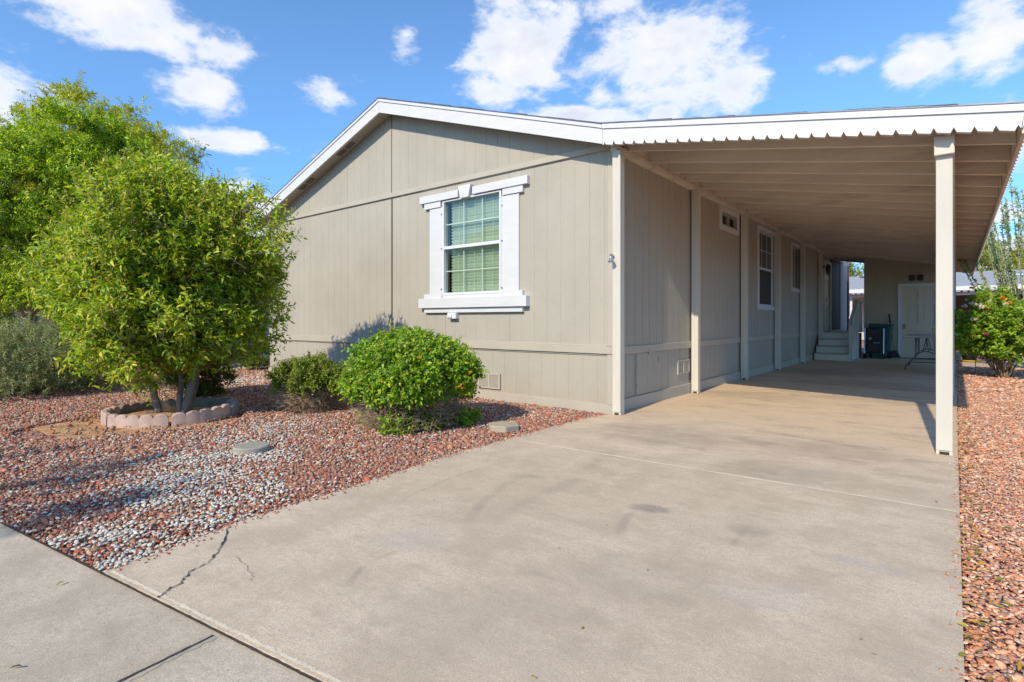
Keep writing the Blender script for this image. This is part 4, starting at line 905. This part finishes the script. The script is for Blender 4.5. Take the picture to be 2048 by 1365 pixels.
# scalloped fascia
bot = lambda x: cptop(x) - .234 + (x - XJ) * .012
m = MB(); x = XJ + .02; sp_ = .1205
while x < CPX1 - .02:
    nx = min(x + sp_, CPX1 - .005); w_ = .017; a = x + w_; b = nx - w_; mid = nx
    top = lambda q: cptop(q) - .057
    # tooth: trapezoid flat bottom, shallow V notches between teeth
    m.prism([(x, FY, top(x)), (nx, FY, top(nx)), (nx, FY, bot(nx) + .042), (nx - .019, FY, bot(nx) + .002), (x + .019, FY, bot(x) + .002), (x, FY, bot(x) + .042)], (0, .006, 0)); x = nx
m.prism([(XJ + .0015, FY + .0005, cptop(XJ) - .057), (XJ + .02, FY + .0005, cptop(XJ) - .057), (XJ + .02, FY + .0005, bot(XJ)), (XJ + .0015, FY + .0005, bot(XJ))], (0, .006, 0))
m.build('scalloped_fascia', 'white_trim', cp)
m = MB(); x = XJ + .02       # folded lips running back from every tooth
while x < CPX1 - .02:
    nx = min(x + sp_, CPX1 - .005)
    for (xa, za, xb, zb) in ((x, bot(x) + .042, x + .019, bot(x) + .002), (x + .019, bot(x) + .002, nx - .019, bot(nx) + .002), (nx - .019, bot(nx) + .002, nx, bot(nx) + .042)):
        m.quad((xa, FY + .006, za), (xb, FY + .006, zb), (xb, FY + .05, zb), (xa, FY + .05, za))
    x = nx
m.build('fascia_lip', 'carport_paint', cp)
# side fascia with ribs
zt, zb_ = cptop(CPX1), cptop(CPX1) - .205
m = MB(); m.box(CPX1 - .016, CPX1 + .004, FY + .032, CY1, zb_ + .002, zt - .003); m.build('side_fascia', 'carport_paint', cp)
m = MB(); y = FY + .06
while y < CY1 - .1: m.box(CPX1 + .0045, CPX1 + .018, y, y + .05, zb_ + .006, zt - .05); y += .122
m.build('fascia_rib', 'white_trim', cp)
# ledger, beam, rafters, posts
sl_c = (3.246 - 2.616) / (.377 - XJ)
MB().box(HXR + .0, HXR + .085, HYF - .12, CY1 - .1, 2.972, 3.032).build('ledger', 'carport_paint', cp, bevel=.003)
MB().box(-.135, -.008, 5.455, CY1 - .1, 2.365, 2.517).build('beam', 'carport_paint', cp, bevel=.004)
ry = 5.78; proto_r = None
x0, x1 = XJ + .03, CPX1 - .02
while ry < CY1 - .05:
    if proto_r is None:
        m = MB(); off = -.042; dep = .155
        m.prism([(x0, ry, cptop(x0) + off), (x1, ry, cptop(x1) + off), (x1, ry, cptop(x1) + off - dep + .02), (x0, ry, cptop(x0) + off - dep)], (0, .04, 0)); proto_r = m.build('rafter', 'carport_paint', cp, bevel=.003)
    else:
        c_ = proto_r.copy(); COL.objects.link(c_); c_.parent = cp; c_.location = (0, ry - 5.78, rng.uniform(-.002, .002)); 
    ry += .585
m = MB()
yb = 5.78
while yb < CY1 - .7:     # blocking between rafters over the ledger and beam
    m.box(HXR + .02, HXR + .06, yb + .042, yb + .583, 3.034, 3.165); yb += .585
m.build('blocking', 'carport_paint', cp)
# posts: six against the house, four on the drive side
def post(x, y, z1, wx, wy, name='post', mat='post_paint'):
    m = MB(); m.box(x - wx / 2, x + wx / 2, y, y + wy, .035, z1); 
    m.box(x - wx / 2, x - wx / 2 + .022, y + .003, y + wy, .0, .0349); m.box(x + wx / 2 - .022, x + wx / 2, y + .003, y + wy, .0, .0349)
    m.box(x - wx / 2 + .02, x + wx / 2 - .02, y + .012, y + wy - .01, .022, .0349)
    o = m.build(name, mat, cp, bevel=.003)
    MB().box(x - wx / 2 + .021, x + wx / 2 - .021, y + .02, y + wy - .02, .0, .0215).build('post_foot', 'dark_gap', o); return o
for y in (5.49, 7.86, 10.23, 12.6, 15.04, 17.36): post(-2.955, y, 2.972, .10, .10)
for y in (5.50, 9.9, 14.3, 18.3): post(-.072, y, 2.365, .105, .11)
m = MB(); m.tube([(HXR + .012, HYF - .02, .02), (HXR + .012, HYF - .02, 2.95)], .009, 8); m.build('gap_tube', 'dark_gap', cp)  # near-black tube standing in for the dark of the corner gap
# small floodlight on the corner post
sl = empty('security_light', (-2.99, 5.47, 1.75), 'small silver lamp head clamped to the left corner post of the carport', 'lamp')
m = MB(); m.lathe((-2.995, 5.455, 1.79), [(.0, -.005), (.022, -.004), (.024, .012), (.012, .02)], 12, 'z'); m.tube([(-2.995, 5.455, 1.79), (-2.99, 5.43, 1.765)], .009, 8); m.build('bracket', 'chrome', sl, smooth=False)
m = MB(); m.lathe((-2.985, 5.425, 1.725), [(.036, -.012), (.040, -.008), (.034, .0), (.018, .035), (.014, .05)], 16); m.build('lamp_head', 'chrome', sl)
m = MB(); m.lathe((-2.985, 5.425, 1.7115), [(.030, 0), (.030, -.004)], 16); m.build('lens', 'white_vinyl', sl)

# ================================================================== steps
st_ = empty('entry_steps', (-2.55, 16.6, 0), 'pale painted wooden steps with a sloped handrail up to the side door', 'steps')
sx0, sx1, rise, run, y0s = -2.975, -2.19, .186, .285, 16.6
for k in range(4):
    zt_ = rise * (k + 1); ya = y0s + run * k; yb_ = ya + run if k < 3 else 20.15
    MB().box(sx0, sx1, ya + .025, ya + .045, rise * k + .001, zt_ - .032).build('riser', 'door_white', st_)
    MB().box(sx0, sx1 + .006, ya, yb_ + (.028 if k < 3 else 0), zt_ - .03, zt_).build('tread', 'beige_trim', st_, bevel=.004)
m = MB(); m.prism([(sx1 + .008, y0s + .02, 0), (sx1 + .008, 18.95, 0), (sx1 + .008, 18.95, .70), (sx1 + .008, y0s + 3 * run, .70), (sx1 + .008, y0s + .02, .14)], (.03, 0, 0)); m.build('stringer', 'white_trim', st_)
m = MB()
for k in range(3): MB().box(sx1 + .03, sx1 + .075, y0s + run * k + .05, y0s + run * k + .30, rise * (k + 1) - .03, rise * (k + 1) - .004).build('tread_end', 'white_trim', st_)
rx = sx1 + .055; tr_ = empty('h', (0, 0, 0), None, None); bpy.data.objects.remove(tr_)
hr = MB(); hr.prism([(rx - .05, 16.62, .93), (rx - .05, 17.78, 1.58), (rx - .05, 17.78, 1.63), (rx - .05, 16.58, .965)], (.10, 0, 0)); hr.box(rx - .05, rx + .05, 17.785, 18.97, 1.582, 1.628); hand = hr.build('handrail', 'post_paint', st_, bevel=.003)
MB().box(rx - .044, rx + .044, 16.63, 16.71, 0, .965).build('newel_post', 'post_paint', st_, bevel=.003); MB().box(rx - .04, rx + .04, 17.76, 17.84, 0, 1.58).build('newel_post', 'post_paint', st_, bevel=.003)
for k in range(8):
    y = 16.85 + k * .26; zt_ = min(.94 + (y - 16.62) * .56, 1.582)
    if abs(y - 17.8) < .08: continue
    MB().box(rx - .018, rx + .018, y, y + .036, .10 + min((y - 16.6) * .62, .62), zt_).build('baluster', 'post_paint', st_)
# ================================================================== storage room
sh_ = empty('storage_room', (-1.05, 19.0, 0), 'dark beige storage room with a white six-panel door at the back of the carport', 'shed')
SX0, SX1, SY = -2.10, -.0, 19.0
ctop = lambda x: cptop(x) - .16
GS = [SX0 + .10 + .2032 * k for k in range(0, 12)]
m = MB(); siding(m, 'x', SX0, SX1, cst(0), lambda x: ctop(x) - .20, SY, -1, GS, [(-1.20, -.33, 0.001, 2.01)]); siding(m, 'x', SX0, SX1, lambda x: ctop(x) - .205, ctop, SY - .012, -1, GS)
m.quad((SX0, SY, 0), (SX0, 21.4, 0), (SX0, 21.4, ctop(SX0)), (SX0, SY, ctop(SX0))); m.quad((SX1, SY, 0), (SX1, 21.4, 0), (SX1, 21.4, ctop(SX1)), (SX1, SY, ctop(SX1))); m.quad((SX0, 21.4, 0), (SX1, 21.4, 0), (SX1, 21.4, ctop(SX1)), (SX0, 21.4, ctop(SX0)))
m.build('wall', 'shed_paint', sh_)
m = MB(); m.box(-1.285, -1.20, SY - .022, SY + .06, 0, 2.01); m.box(-.33, -.245, SY - .022, SY + .06, 0, 2.01); m.box(-1.285, -.245, SY - .024, SY + .06, 2.01, 2.10); m.build('door_frame', 'white_vinyl', sh_, bevel=.003)
sd_ = panel_door(sh_, 'x', -1.198, -.332, .015, 2.005, SY + .02, -1, 'door_white')
m = MB(); m.lathe((-1.13, SY - .005, .93), [(.012, .0), (.012, -.04), (.03, -.055), (.028, -.08), (.0, -.085)], 14, 'y'); kn = m.build('knob', 'chrome', sd_, smooth=True)
m = MB(); m.box(-1.165, -1.10, SY - .052, SY - .046, .83, .915); m.box(-1.14, -1.125, SY - .055, SY - .044, .91, .95); m.build('knob_tag', 'orange_tag', sd_)
MB().box(-1.2, -.33, SY - .02, SY + .03, .0, .012).build('threshold', 'black_metal', sh_)
v = louver(sh_, 'x', -1.07, -.67, 2.14, 2.37, SY - .012, -1, 'dark_wood')
# ================================================================== lantern
ln = empty('wall_lantern', (HXR + .1, 18.18, 2.62), 'small black wall lantern beside the side door', 'lamp')
m = MB(); m.lathe((HXR + .012, 18.18, 2.62), [(.05, -.012), (.05, .004), (.02, .012)], 14, 'x'); m.tube([(HXR + .02, 18.18, 2.62), (HXR + .09, 18.18, 2.70), (HXR + .13, 18.18, 2.66)], .01, 8); m.build('bracket', 'black_metal', ln)
m = MB(); m.lathe((HXR + .13, 18.18, 2.45), [(.015, -.05), (.03, -.02), (.045, .0), (.07, .16), (.08, .165), (.03, .21), (.01, .25)], 8); m.build('lantern_body', 'black_metal', ln)
# ================================================================== bin, walker, broom, dustpan, table
bn = empty('trash_bin', (-1.66, 18.62, 0), 'teal green wheeled rubbish bin standing against the storage room wall', 'bin')
m = MB(); bx0, bx1, by0, by1 = -1.90, -1.40, 18.40, 18.90
m.v += [(bx0 + .05, by0 + .05, .05), (bx1 - .05, by0 + .05, .05), (bx1 - .05, by1 - .04, .05), (bx0 + .05, by1 - .04, .05), (bx0, by0, .88), (bx1, by0, .88), (bx1, by1, .88), (bx0, by1, .88)]
m.f += [(0, 3, 2, 1), (4, 5, 6, 7), (0, 1, 5, 4), (1, 2, 6, 5), (2, 3, 7, 6), (3, 0, 4, 7)]; m.build('body', 'teal_plastic', bn, bevel=.012)
m = MB(); m.prism([(bx0 - .025, by0 - .03, .882), (bx0 - .025, by1 + .03, .882), (bx0 - .025, by1 + .03, .93), (bx0 - .025, (by0 + by1) / 2, .965), (bx0 - .025, by0 - .03, .915)], (bx1 - bx0 + .05, 0, 0)); m.build('lid', 'teal_plastic', bn, bevel=.008)
m = MB(); m.tube([(bx0 + .06, by0 - .05, .86), (bx1 - .06, by0 - .05, .86)], .014, 8); m.box(bx0 + .05, bx0 + .08, by0 - .06, by0, .84, .88); m.box(bx1 - .08, bx1 - .05, by0 - .06, by0, .84, .88); m.build('handle', 'teal_plastic', bn)
for x in (bx0 + .0, bx1 - .05): MB().lathe((x, by0 + .10, .10), [(.03, 0), (.10, .002), (.10, .048), (.03, .05)], 18, 'x').build('wheel', 'black_plastic', bn)
wk = empty('rollator_walker', (-1.76, 18.1, 0), 'folded black rollator walker parked in front of the teal bin', 'walker')
wx0, wx1, wy = -2.0, -1.52, 18.1
m = MB()
m.v += []
m.box(wx0 + .05, wx1 - .05, wy - .03, wy + .10, .16, .86); m.build('fabric_seat', 'black_plastic', wk, bevel=.02)
m = MB(); m.box(wx0 + .10, wx1 - .12, wy - .055, wy - .032, .22, .50); m.build('pouch', 'black_plastic', wk, bevel=.008)
m = MB(); m.box(wx0 + .22, wx1 - .10, wy - .062, wy - .057, .435, .447); m.build('reflector', 'table_top', wk)
MB().lathe((wx0 + .15, wy - .034, .56), [(.03, 0), (.028, -.004)], 14, 'y').build('round_badge', 'table_top', wk)
for x in (wx0 + .02, wx1 - .02):
    m = MB(); m.tube([(x, wy - .07, .06), (x, wy - .03, .55), (x, wy + .02, .84)], .011, 8); m.tube([(x, wy - .05, .35), (x, wy + .15, .10)], .010, 8); m.build('side_frame', 'chrome', wk)
    m = MB(); m.lathe((x - .02, wy - .09, .075), [(.01, -.004), (.075, 0), (.075, .028), (.01, .032)], 18, 'x'); m.build('wheel', 'black_plastic', wk)
    m = MB(); m.lathe((x - .02, wy + .20, .075), [(.01, -.004), (.075, 0), (.075, .028), (.01, .032)], 18, 'x'); m.build('wheel', 'black_plastic', wk)
m = MB(); m.tube([(wx0 + .13, wy, .84), (wx0 + .13, wy, .965), (wx1 - .13, wy, .965), (wx1 - .13, wy, .84)], .014, 8); m.build('handlebar', 'black_plastic', wk)
br = empty('broom', (-1.38, 18.8, 0), 'black-handled broom leaning on the storage room wall', 'broom')
m = MB(); m.tube([(-1.36, 18.82, .20), (-1.485, 18.97, 1.22)], .011, 8); m.build('handle', 'grey_metal', br); m = MB(); m.tube([(-1.457, 18.935, .99), (-1.487, 18.972, 1.24)], .019, 8); m.build('grip', 'black_plastic', br)
m = MB(); m.prism([(-1.40, 18.80, .22), (-1.31, 18.80, .22), (-1.20, 18.78, .01), (-1.44, 18.78, .01)], (0, .05, 0)); m.build('brush', 'black_plastic', br)
dp = MB(); dp.prism([(-1.56, 18.86, .0), (-1.40, 18.86, .0), (-1.42, 18.93, .20), (-1.54, 18.93, .20)], (0, .02, 0)); dp.box(-1.495, -1.465, 18.93, 18.955, .19, .34)
meta(dp.build('dustpan', 'red_plastic', bevel=.004, loc=(-1.48, 18.9, 0)), 'small red dustpan standing between the walker and the broom', 'dustpan')
tb = empty('folding_table', (-.49, 15.1, 0), 'long white folding table with grey tubular legs under the carport', 'table')
TX0, TX1, TY0, TY1 = -.87, -.12, 14.2, 16.0
MB().box(TX0, TX1, TY0, TY1, .695, .742).build('tabletop', 'table_top', tb, bevel=.012)
for ya in (14.5, 15.75):
    for sx_ in (-1, 1):
        cx_ = (TX0 + TX1) / 2; m = MB(); m.tube([(cx_ + sx_ * .17, ya, .70), (cx_ + sx_ * .17, ya, .34), (cx_ + sx_ * .20, ya, .27), (cx_ + sx_ * .30, ya, .15), (cx_ + sx_ * .345, ya, .09), (cx_ + sx_ * .36, ya, .0)], .014, 8); m.build('leg', 'grey_metal', tb, smooth=True)
    m = MB(); m.tube([(cx_ - .17, ya, .34), (cx_ - .05, ya, .40), (cx_ + .05, ya, .40), (cx_ + .17, ya, .34)], .010, 6); m.tube([(cx_ - .28, ya, .17), (cx_ + .28, ya, .17)], .010, 6)
    m.tube([(cx_ - .05, ya, .40), (cx_, ya + (.25 if ya < 15 else -.25), .68)], .008, 6); m.tube([(cx_ + .05, ya, .40), (cx_, ya + (.25 if ya < 15 else -.25), .68)], .008, 6); m.build('leg_brace', 'grey_metal', tb)
# ================================================================== ring edging round the tree
def edger(a0, a1, mat, label, r=.665, hh=.125, n=5, tilt=0):
    """one curved scalloped concrete edging block"""
    m = MB(); N = n * 10; ro, ri = r, r - .055; top = []
    for i in range(N + 1):
        u = i / N * n; f = u % 1.0; sc_ = math.sqrt(max(0, 1 - (2 * f - 1) ** 2)) if 0 < i < N or True else 0
        top.append(hh - .036 + .036 * sc_ if 0 < f < 1 else hh - .036)
    ang = [a0 + (a1 - a0) * i / N for i in range(N + 1)]
    bulge = lambda i: .0035 * math.sin(math.pi * ((i / N * n) % 1.0))
    def P(rr, i, z): return (TRX + rr * math.cos(ang[i]), TRY + rr * math.sin(ang[i]), z - .03 + tilt * (i / N))
    for i in range(N):
        zi, zj = top[i], top[i + 1]; o1, o2 = bulge(i), bulge(i + 1)
        m.quad(P(ro + o1, i, -.02), P(ro + o2, i + 1, -.02), P(ro + o2, i + 1, zj - .008), P(ro + o1, i, zi - .008)); m.quad(P(ri - o1, i, zi - .008), P(ri - o2, i + 1, zj - .008), P(ri, i + 1, -.02), P(ri, i, -.02))
        m.quad(P(ro + o1, i, zi - .008), P(ro + o2, i + 1, zj - .008), P(ro - .01, i + 1, zj), P(ro - .01, i, zi)); m.quad(P(ro - .01, i, zi), P(ro - .01, i + 1, zj), P(ri + .01, i + 1, zj), P(ri + .01, i, zi)); m.quad(P(ri + .01, i, zi), P(ri + .01, i + 1, zj), P(ri - o2, i + 1, zj - .008), P(ri - o1, i, zi - .008))
    for i in (0, N): m.quad(P(ro, i, -.02), P(ri, i, -.02), P(ri, i, top[i]), P(ro, i, top[i]))
    am = (a0 + a1) / 2
    o = m.build('edging_block', mat, loc=(TRX + ri * math.cos(am), TRY + ri * math.sin(am), -.03)); meta(o, label, 'edging block', 'scalloped blocks ringing the tree')
mid_dir = math.atan2(-TRY, -TRX)      # direction from the tree to the camera
gap = R(1.2); s6 = R(60)
labs = [('edger_pink', 'pink scalloped edging block at the front right of the tree ring'), ('edger_grey', 'grey scalloped edging block at the right end of the tree ring'), ('edger_old', 'brown scalloped edging block at the back right of the tree ring'),
        ('edger_old', 'dark scalloped edging block at the back left of the tree ring'), ('edger_pink', 'pinkish scalloped edging block closing the left end of the tree ring'), ('edger_pink', 'pale pink scalloped edging block at the front left of the tree ring')]
for k, (mt, lb_) in enumerate(labs):
    a0 = mid_dir - R(3) + s6 * k; edger(a0 + gap, a0 + s6 - gap, mt, lb_, tilt=(.03 if k == 0 else 0))
MB().lathe((TRX, TRY, -.03), [(.6, 0), (.6, .012), (.55, .02), (.3, .035), (.0, .045)], 40).build('ring_soil', 'soil', kind='structure')
# stepping stones
def disc(c, rx, ry, rot, h, n, name, mat, label):
    P = [(c.x + rx * math.cos(t) * math.cos(rot) - ry * math.sin(t) * math.sin(rot), c.y + rx * math.cos(t) * math.sin(rot) + ry * math.sin(t) * math.cos(rot), h) for t in [2 * math.pi * i / n for i in range(n)]]
    o = MB().prism(P, (0, 0, -h - .02)).build(name, mat, bevel=.008, loc=(c.x, c.y, -.02)); meta(o, label, 'stepping stone', 'stepping stones in the gravel')
q = ground_at(503, 899); disc(q, .14, .14, .5, .035, 28, 'stepping_stone', 'paver_grey', 'round grey stepping stone lying among the white pebbles')
q = ground_at(1007, 857); disc(q, .165, .16, .3, .045, 6, 'stepping_stone', 'paver_tan', 'hexagonal tan stepping stone between the domed bush and the driveway')
# ================================================================== right side planting
RB = (.66, 13.7, -.03)
RP = [(.15, .28, .015), (.22, .37, .02), (.10, .20, .012), (.36, .45, .03), (.30, .36, .03)]
rb, P, D, c = shrub('rose_bush', RB, (0, .1, .92), (.62, .75, .54), 130, 16, .055, .038, RP, 'tall rose bush with white, orange and red blooms right of the carport', 'bush', .14, 7, .4, .28, .42, 34, 'cane', shell=700, up=.3, sd=21, stem_r=.014)
rr = (.62, .75, .55)
for (pts, pal, nm) in ((((1934, 602), (1945, 610), (1929, 614), (1957, 611), (1963, 617), (1947, 640), (2012, 610), (1980, 604)), [(.75, .72, .66), (.72, .66, .55)], 'white'), (((1943, 577), (2007, 598), (2018, 607), (1952, 600)), [(.80, .30, .03), (.8, .42, .04)], 'orange'), (((1975, 620), (1971, 669)), [(.34, .05, .06), (.42, .14, .15)], 'red')):
    for px, py in pts: flowers(rb, [on_dome(px, py, c, (rr[0] * 1.28, rr[1] * 1.2, rr[2] * 1.2))], .065 if nm == 'white' else .055, pal, 'rose_bloom', npet=14)
# ocotillo
OC = (1.35, 16.6, -.03); oc = empty('ocotillo', OC, 'tall ocotillo with many leafy upright wands behind the rose bush', 'shrub')
m = MB(); LP_, LD_ = [], []
for i in range(44):
    a = rng.uniform(0, 6.28); ln_ = rng.uniform(2.4, 4.2); sp2 = rng.uniform(.15, 1.0); left = rng.uniform(0, 1)
    e = Vector((OC[0] + math.cos(a) * sp2 - .75 * left, OC[1] + math.sin(a) * sp2, ln_)); b_ = Vector(OC) + Vector((math.cos(a) * .1, math.sin(a) * .1, 0)); midp = b_.lerp(e, .5) + Vector((math.cos(a) * .12, math.sin(a) * .12, .1))
    pts = [b_.lerp(midp, t * 2) if t < .5 else midp.lerp(e, t * 2 - 1) for t in [k / 7 for k in range(8)]]
    pts = [(1 - t) ** 2 * b_ + 2 * t * (1 - t) * (midp + Vector((math.cos(a) * .12, math.sin(a) * .12, .2))) + t * t * e for t in [k / 8 for k in range(9)]]
    m.tube(pts, [.016 - .0012 * k for k in range(9)], 6)
    for k in range(230):
        t = rng.uniform(.12, 1) * 8; j = min(int(t), 7); LP_.append(pts[j].lerp(pts[j + 1], t - j)[:]); LD_.append((rng.gauss(0, 1), rng.gauss(0, 1), rng.gauss(.5, .6)))
m.build('wand', 'ocotillo_stem', oc, smooth=True)
LP_, LD_ = np.array(LP_), np.array(LD_); OCP = np.array([(.30, .38, .15), (.38, .45, .20), (.22, .29, .11), (.44, .46, .27)])
V, Fc, C = leaf_mesh(LP_, LD_, rand_unit(len(LP_)), .062, .030, OCP[g.integers(0, 4, len(LP_))]); npmesh('foliage', V, Fc, C, 'leaf', oc)
# yellow flowers in a black pot
yp = ground_at(1939, 723); pf = empty('flower_pot', (yp.x, yp.y, 0), 'black pot of yellow flowers in a yellow saucer beyond the rose bush', 'flower pot')
MB().lathe((yp.x, yp.y, -.01), [(.15, 0), (.20, .02), (.215, .045), (.20, .045), (.14, .015)], 24).build('saucer', 'yellow_plastic', pf)
MB().lathe((yp.x, yp.y, .02), [(.13, 0), (.19, .20), (.20, .20), (.16, .17)], 20).build('pot', 'black_plastic', pf)
P, D, _ = crown_clumps(170, (yp.x, yp.y, .36), (.27, .27, .17), .5, .1, .15); V, Fc, C, _ = twigs_and_leaves(P, D, .08, 8, .035, .02, RP, .7, 0, .5); npmesh('foliage', V, Fc, C, 'leaf', pf)
flowers(pf, list(P[::3] + D[::3] * .12), .045, [(.80, .50, .02), (.85, .60, .05)], 'flower', npet=8)
MB().tube([(ground_at(1950, 748)), Vector(ground_at(1950, 748)) + Vector((.02, 0, .38))], .006, 6)
def stake(px, py, h, label):
    q = ground_at(px, py); o = MB().tube([(q.x, q.y, -.03), (q.x + .01, q.y, h * .6), (q.x + .025, q.y, h)], .007, 6).tube([(q.x + .025, q.y, h), (q.x + .06, q.y, h + .03), (q.x + .09, q.y, h)], .005, 6).build('garden_stake', 'grey_metal', loc=(q.x, q.y, -.03)); meta(o, label, 'garden stake')
stake(1950, 748, .42, 'thin dark metal garden stake in the gravel left of the rose bush')
stake(470, 746, 1.05, 'thin metal shepherd hook stake in the gravel left of the house corner')
# ================================================================== neighbours
nh = empty('far_house', (0, 32, 0), 'far pale house with a low light grey shingle roof and white ribbed awning edge', 'house')
NY = 32
m = MB(); m.prism([(-20, NY, 2.64), (30, NY, 2.64), (30, NY + 6, 3.66), (-20, NY + 6, 3.66)], (0, 0, -.05)); m.prism([(-20, NY + 6, 3.66), (30, NY + 6, 3.66), (30, NY + 12, 2.64), (-20, NY + 12, 2.64)], (0, 0, -.05)); m.build('roof', 'pale_shingle', nh)
MB().box(-20, 30, NY - .02, NY + .02, 2.42, 2.60).build('fascia', 'white_trim', nh)
m = MB(); x = -6
while x < 12: m.box(x, x + .16, NY + .021, NY + .2, 2.37, 2.43); x += .24
m.build('awning_rib', 'white_trim', nh)
MB().box(-20, 30, NY + .5, NY + .6, 2.22, 2.36).build('beam', 'white_trim', nh)
m = MB(); siding(m, 'x', -20, -1.2, cst(0), cst(2.5), NY + 2.6, -1, [-20 + .2 * k for k in range(94)]); m.build('wall', 'neighbour_wall', nh)
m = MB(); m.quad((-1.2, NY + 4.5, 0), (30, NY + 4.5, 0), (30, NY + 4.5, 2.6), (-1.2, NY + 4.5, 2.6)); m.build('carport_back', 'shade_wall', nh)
for x in (-4.2, 3.4, 9.5): MB().box(x, x + .1, NY + .5, NY + .6, -.04, 2.22).build('post', 'white_trim', nh)
MB().box(2.0, 2.5, NY + 3.0, NY + 3.4, 3.16, 3.30).build('roof_vent', 'chrome', nh, bevel=.03)
MB().box(-4.3, -3.9, NY + 5.0, NY + 5.3, 3.52, 3.62).build('roof_vent', 'grey_metal', nh, bevel=.02)
MB().box(-5.5, -3.6, NY - 1.2, NY - 1.1, -.04, 1.25).build('porch_panel', 'white_vinyl', nh)
nl = empty('left_neighbour_house', (-24, 8, 0), 'pale grey house wall across the driveway, glimpsed under the tree', 'house')
m = MB(); siding(m, 'y', 3.5, 30, cst(-.04), cst(3.0), -24, 1, [3.6 + .2 * k for k in range(130)]); m.build('wall', 'neighbour_wall', nl)
m = MB(); m.prism([(-23.6, 3.2, 2.95), (-23.6, 30, 2.95), (-28, 30, 4.1), (-28, 3.2, 4.1)], (0, 0, -.08)); m.build('roof', 'pale_shingle', nl); MB().box(-23.62, -23.57, 3.2, 30, 2.8, 2.97).build('fascia', 'white_trim', nl)
MB().box(-23.99, -23.93, 8.5, 12.5, .0, 1.0).build('skirting', 'white_vinyl', nl)
# ================================================================== leaf litter
n = 420
X1 = np.concatenate([.02 + np.abs(g.normal(0, .07, 260)), g.uniform(-9.5, -3.2, n - 260)]); Y1 = np.concatenate([g.uniform(1.4, 9, 260), g.uniform(.6, 4.8, n - 260)])
k = (X1 > 0) | inside_left(X1, Y1); X1, Y1 = X1[k], Y1[k]; n = len(X1)
PL = np.array([(.60, .36, .05), (.50, .25, .05), (.42, .22, .06), (.55, .45, .08), (.30, .30, .04)])
d_ = g.normal(0, 1, (n, 3)) * [1, 1, .15]; V, Fc, C = leaf_mesh(np.stack([X1, Y1, g.uniform(.0, .012, n)], 1), d_, np.tile([0, 0, 1.], (n, 1)) + g.normal(0, .3, (n, 3)), g.uniform(.018, .045, n), g.uniform(.010, .02, n), PL[g.integers(0, 5, n)])
meta(npmesh('leaf_litter', V, Fc, C, 'leaf'), 'scattered small yellow and brown fallen leaves on the gravel', 'fallen leaves', kind='stuff')
pts = [(130, 1164, .045), (45, 1335, .045), (235, 1135, .03), (1378, 1052, .02), (1150, 992, .025), (1162, 1261, .03), (1060, 1355, .03), (1870, 1005, .04), (1115, 1098, .02), (1295, 1140, .02), (1753, 1313, .02), (1726, 1280, .02), (870, 1003, .015), (1210, 1052, .02)]
A_ = np.array([list(ground_at(a, b))[:2] + [.004] for a, b, _ in pts]); n = len(pts)
V, Fc, C = leaf_mesh(A_, g.normal(0, 1, (n, 3)) * [1, 1, .05], np.tile([0, 0, 1.], (n, 1)), np.array([p[2] * .8 for p in pts]), np.array([p[2] * .22 for p in pts]), np.array([(.12, .11, .04), (.30, .30, .04), (.15, .07, .05)])[g.integers(0, 3, n)])
meta(npmesh('dry_leaves', V, Fc, C, 'leaf'), 'few tiny dry leaves lying on the bare concrete', 'fallen leaves', kind='stuff')

for o in bpy.data.objects:
    if o.parent is not None and o.name.split('.')[0] in ('twigs', 'dry_twigs', 'foliage', 'crown', 'blossom', 'low_shoots', 'stems', 'wand'): o['kind'] = 'stuff'
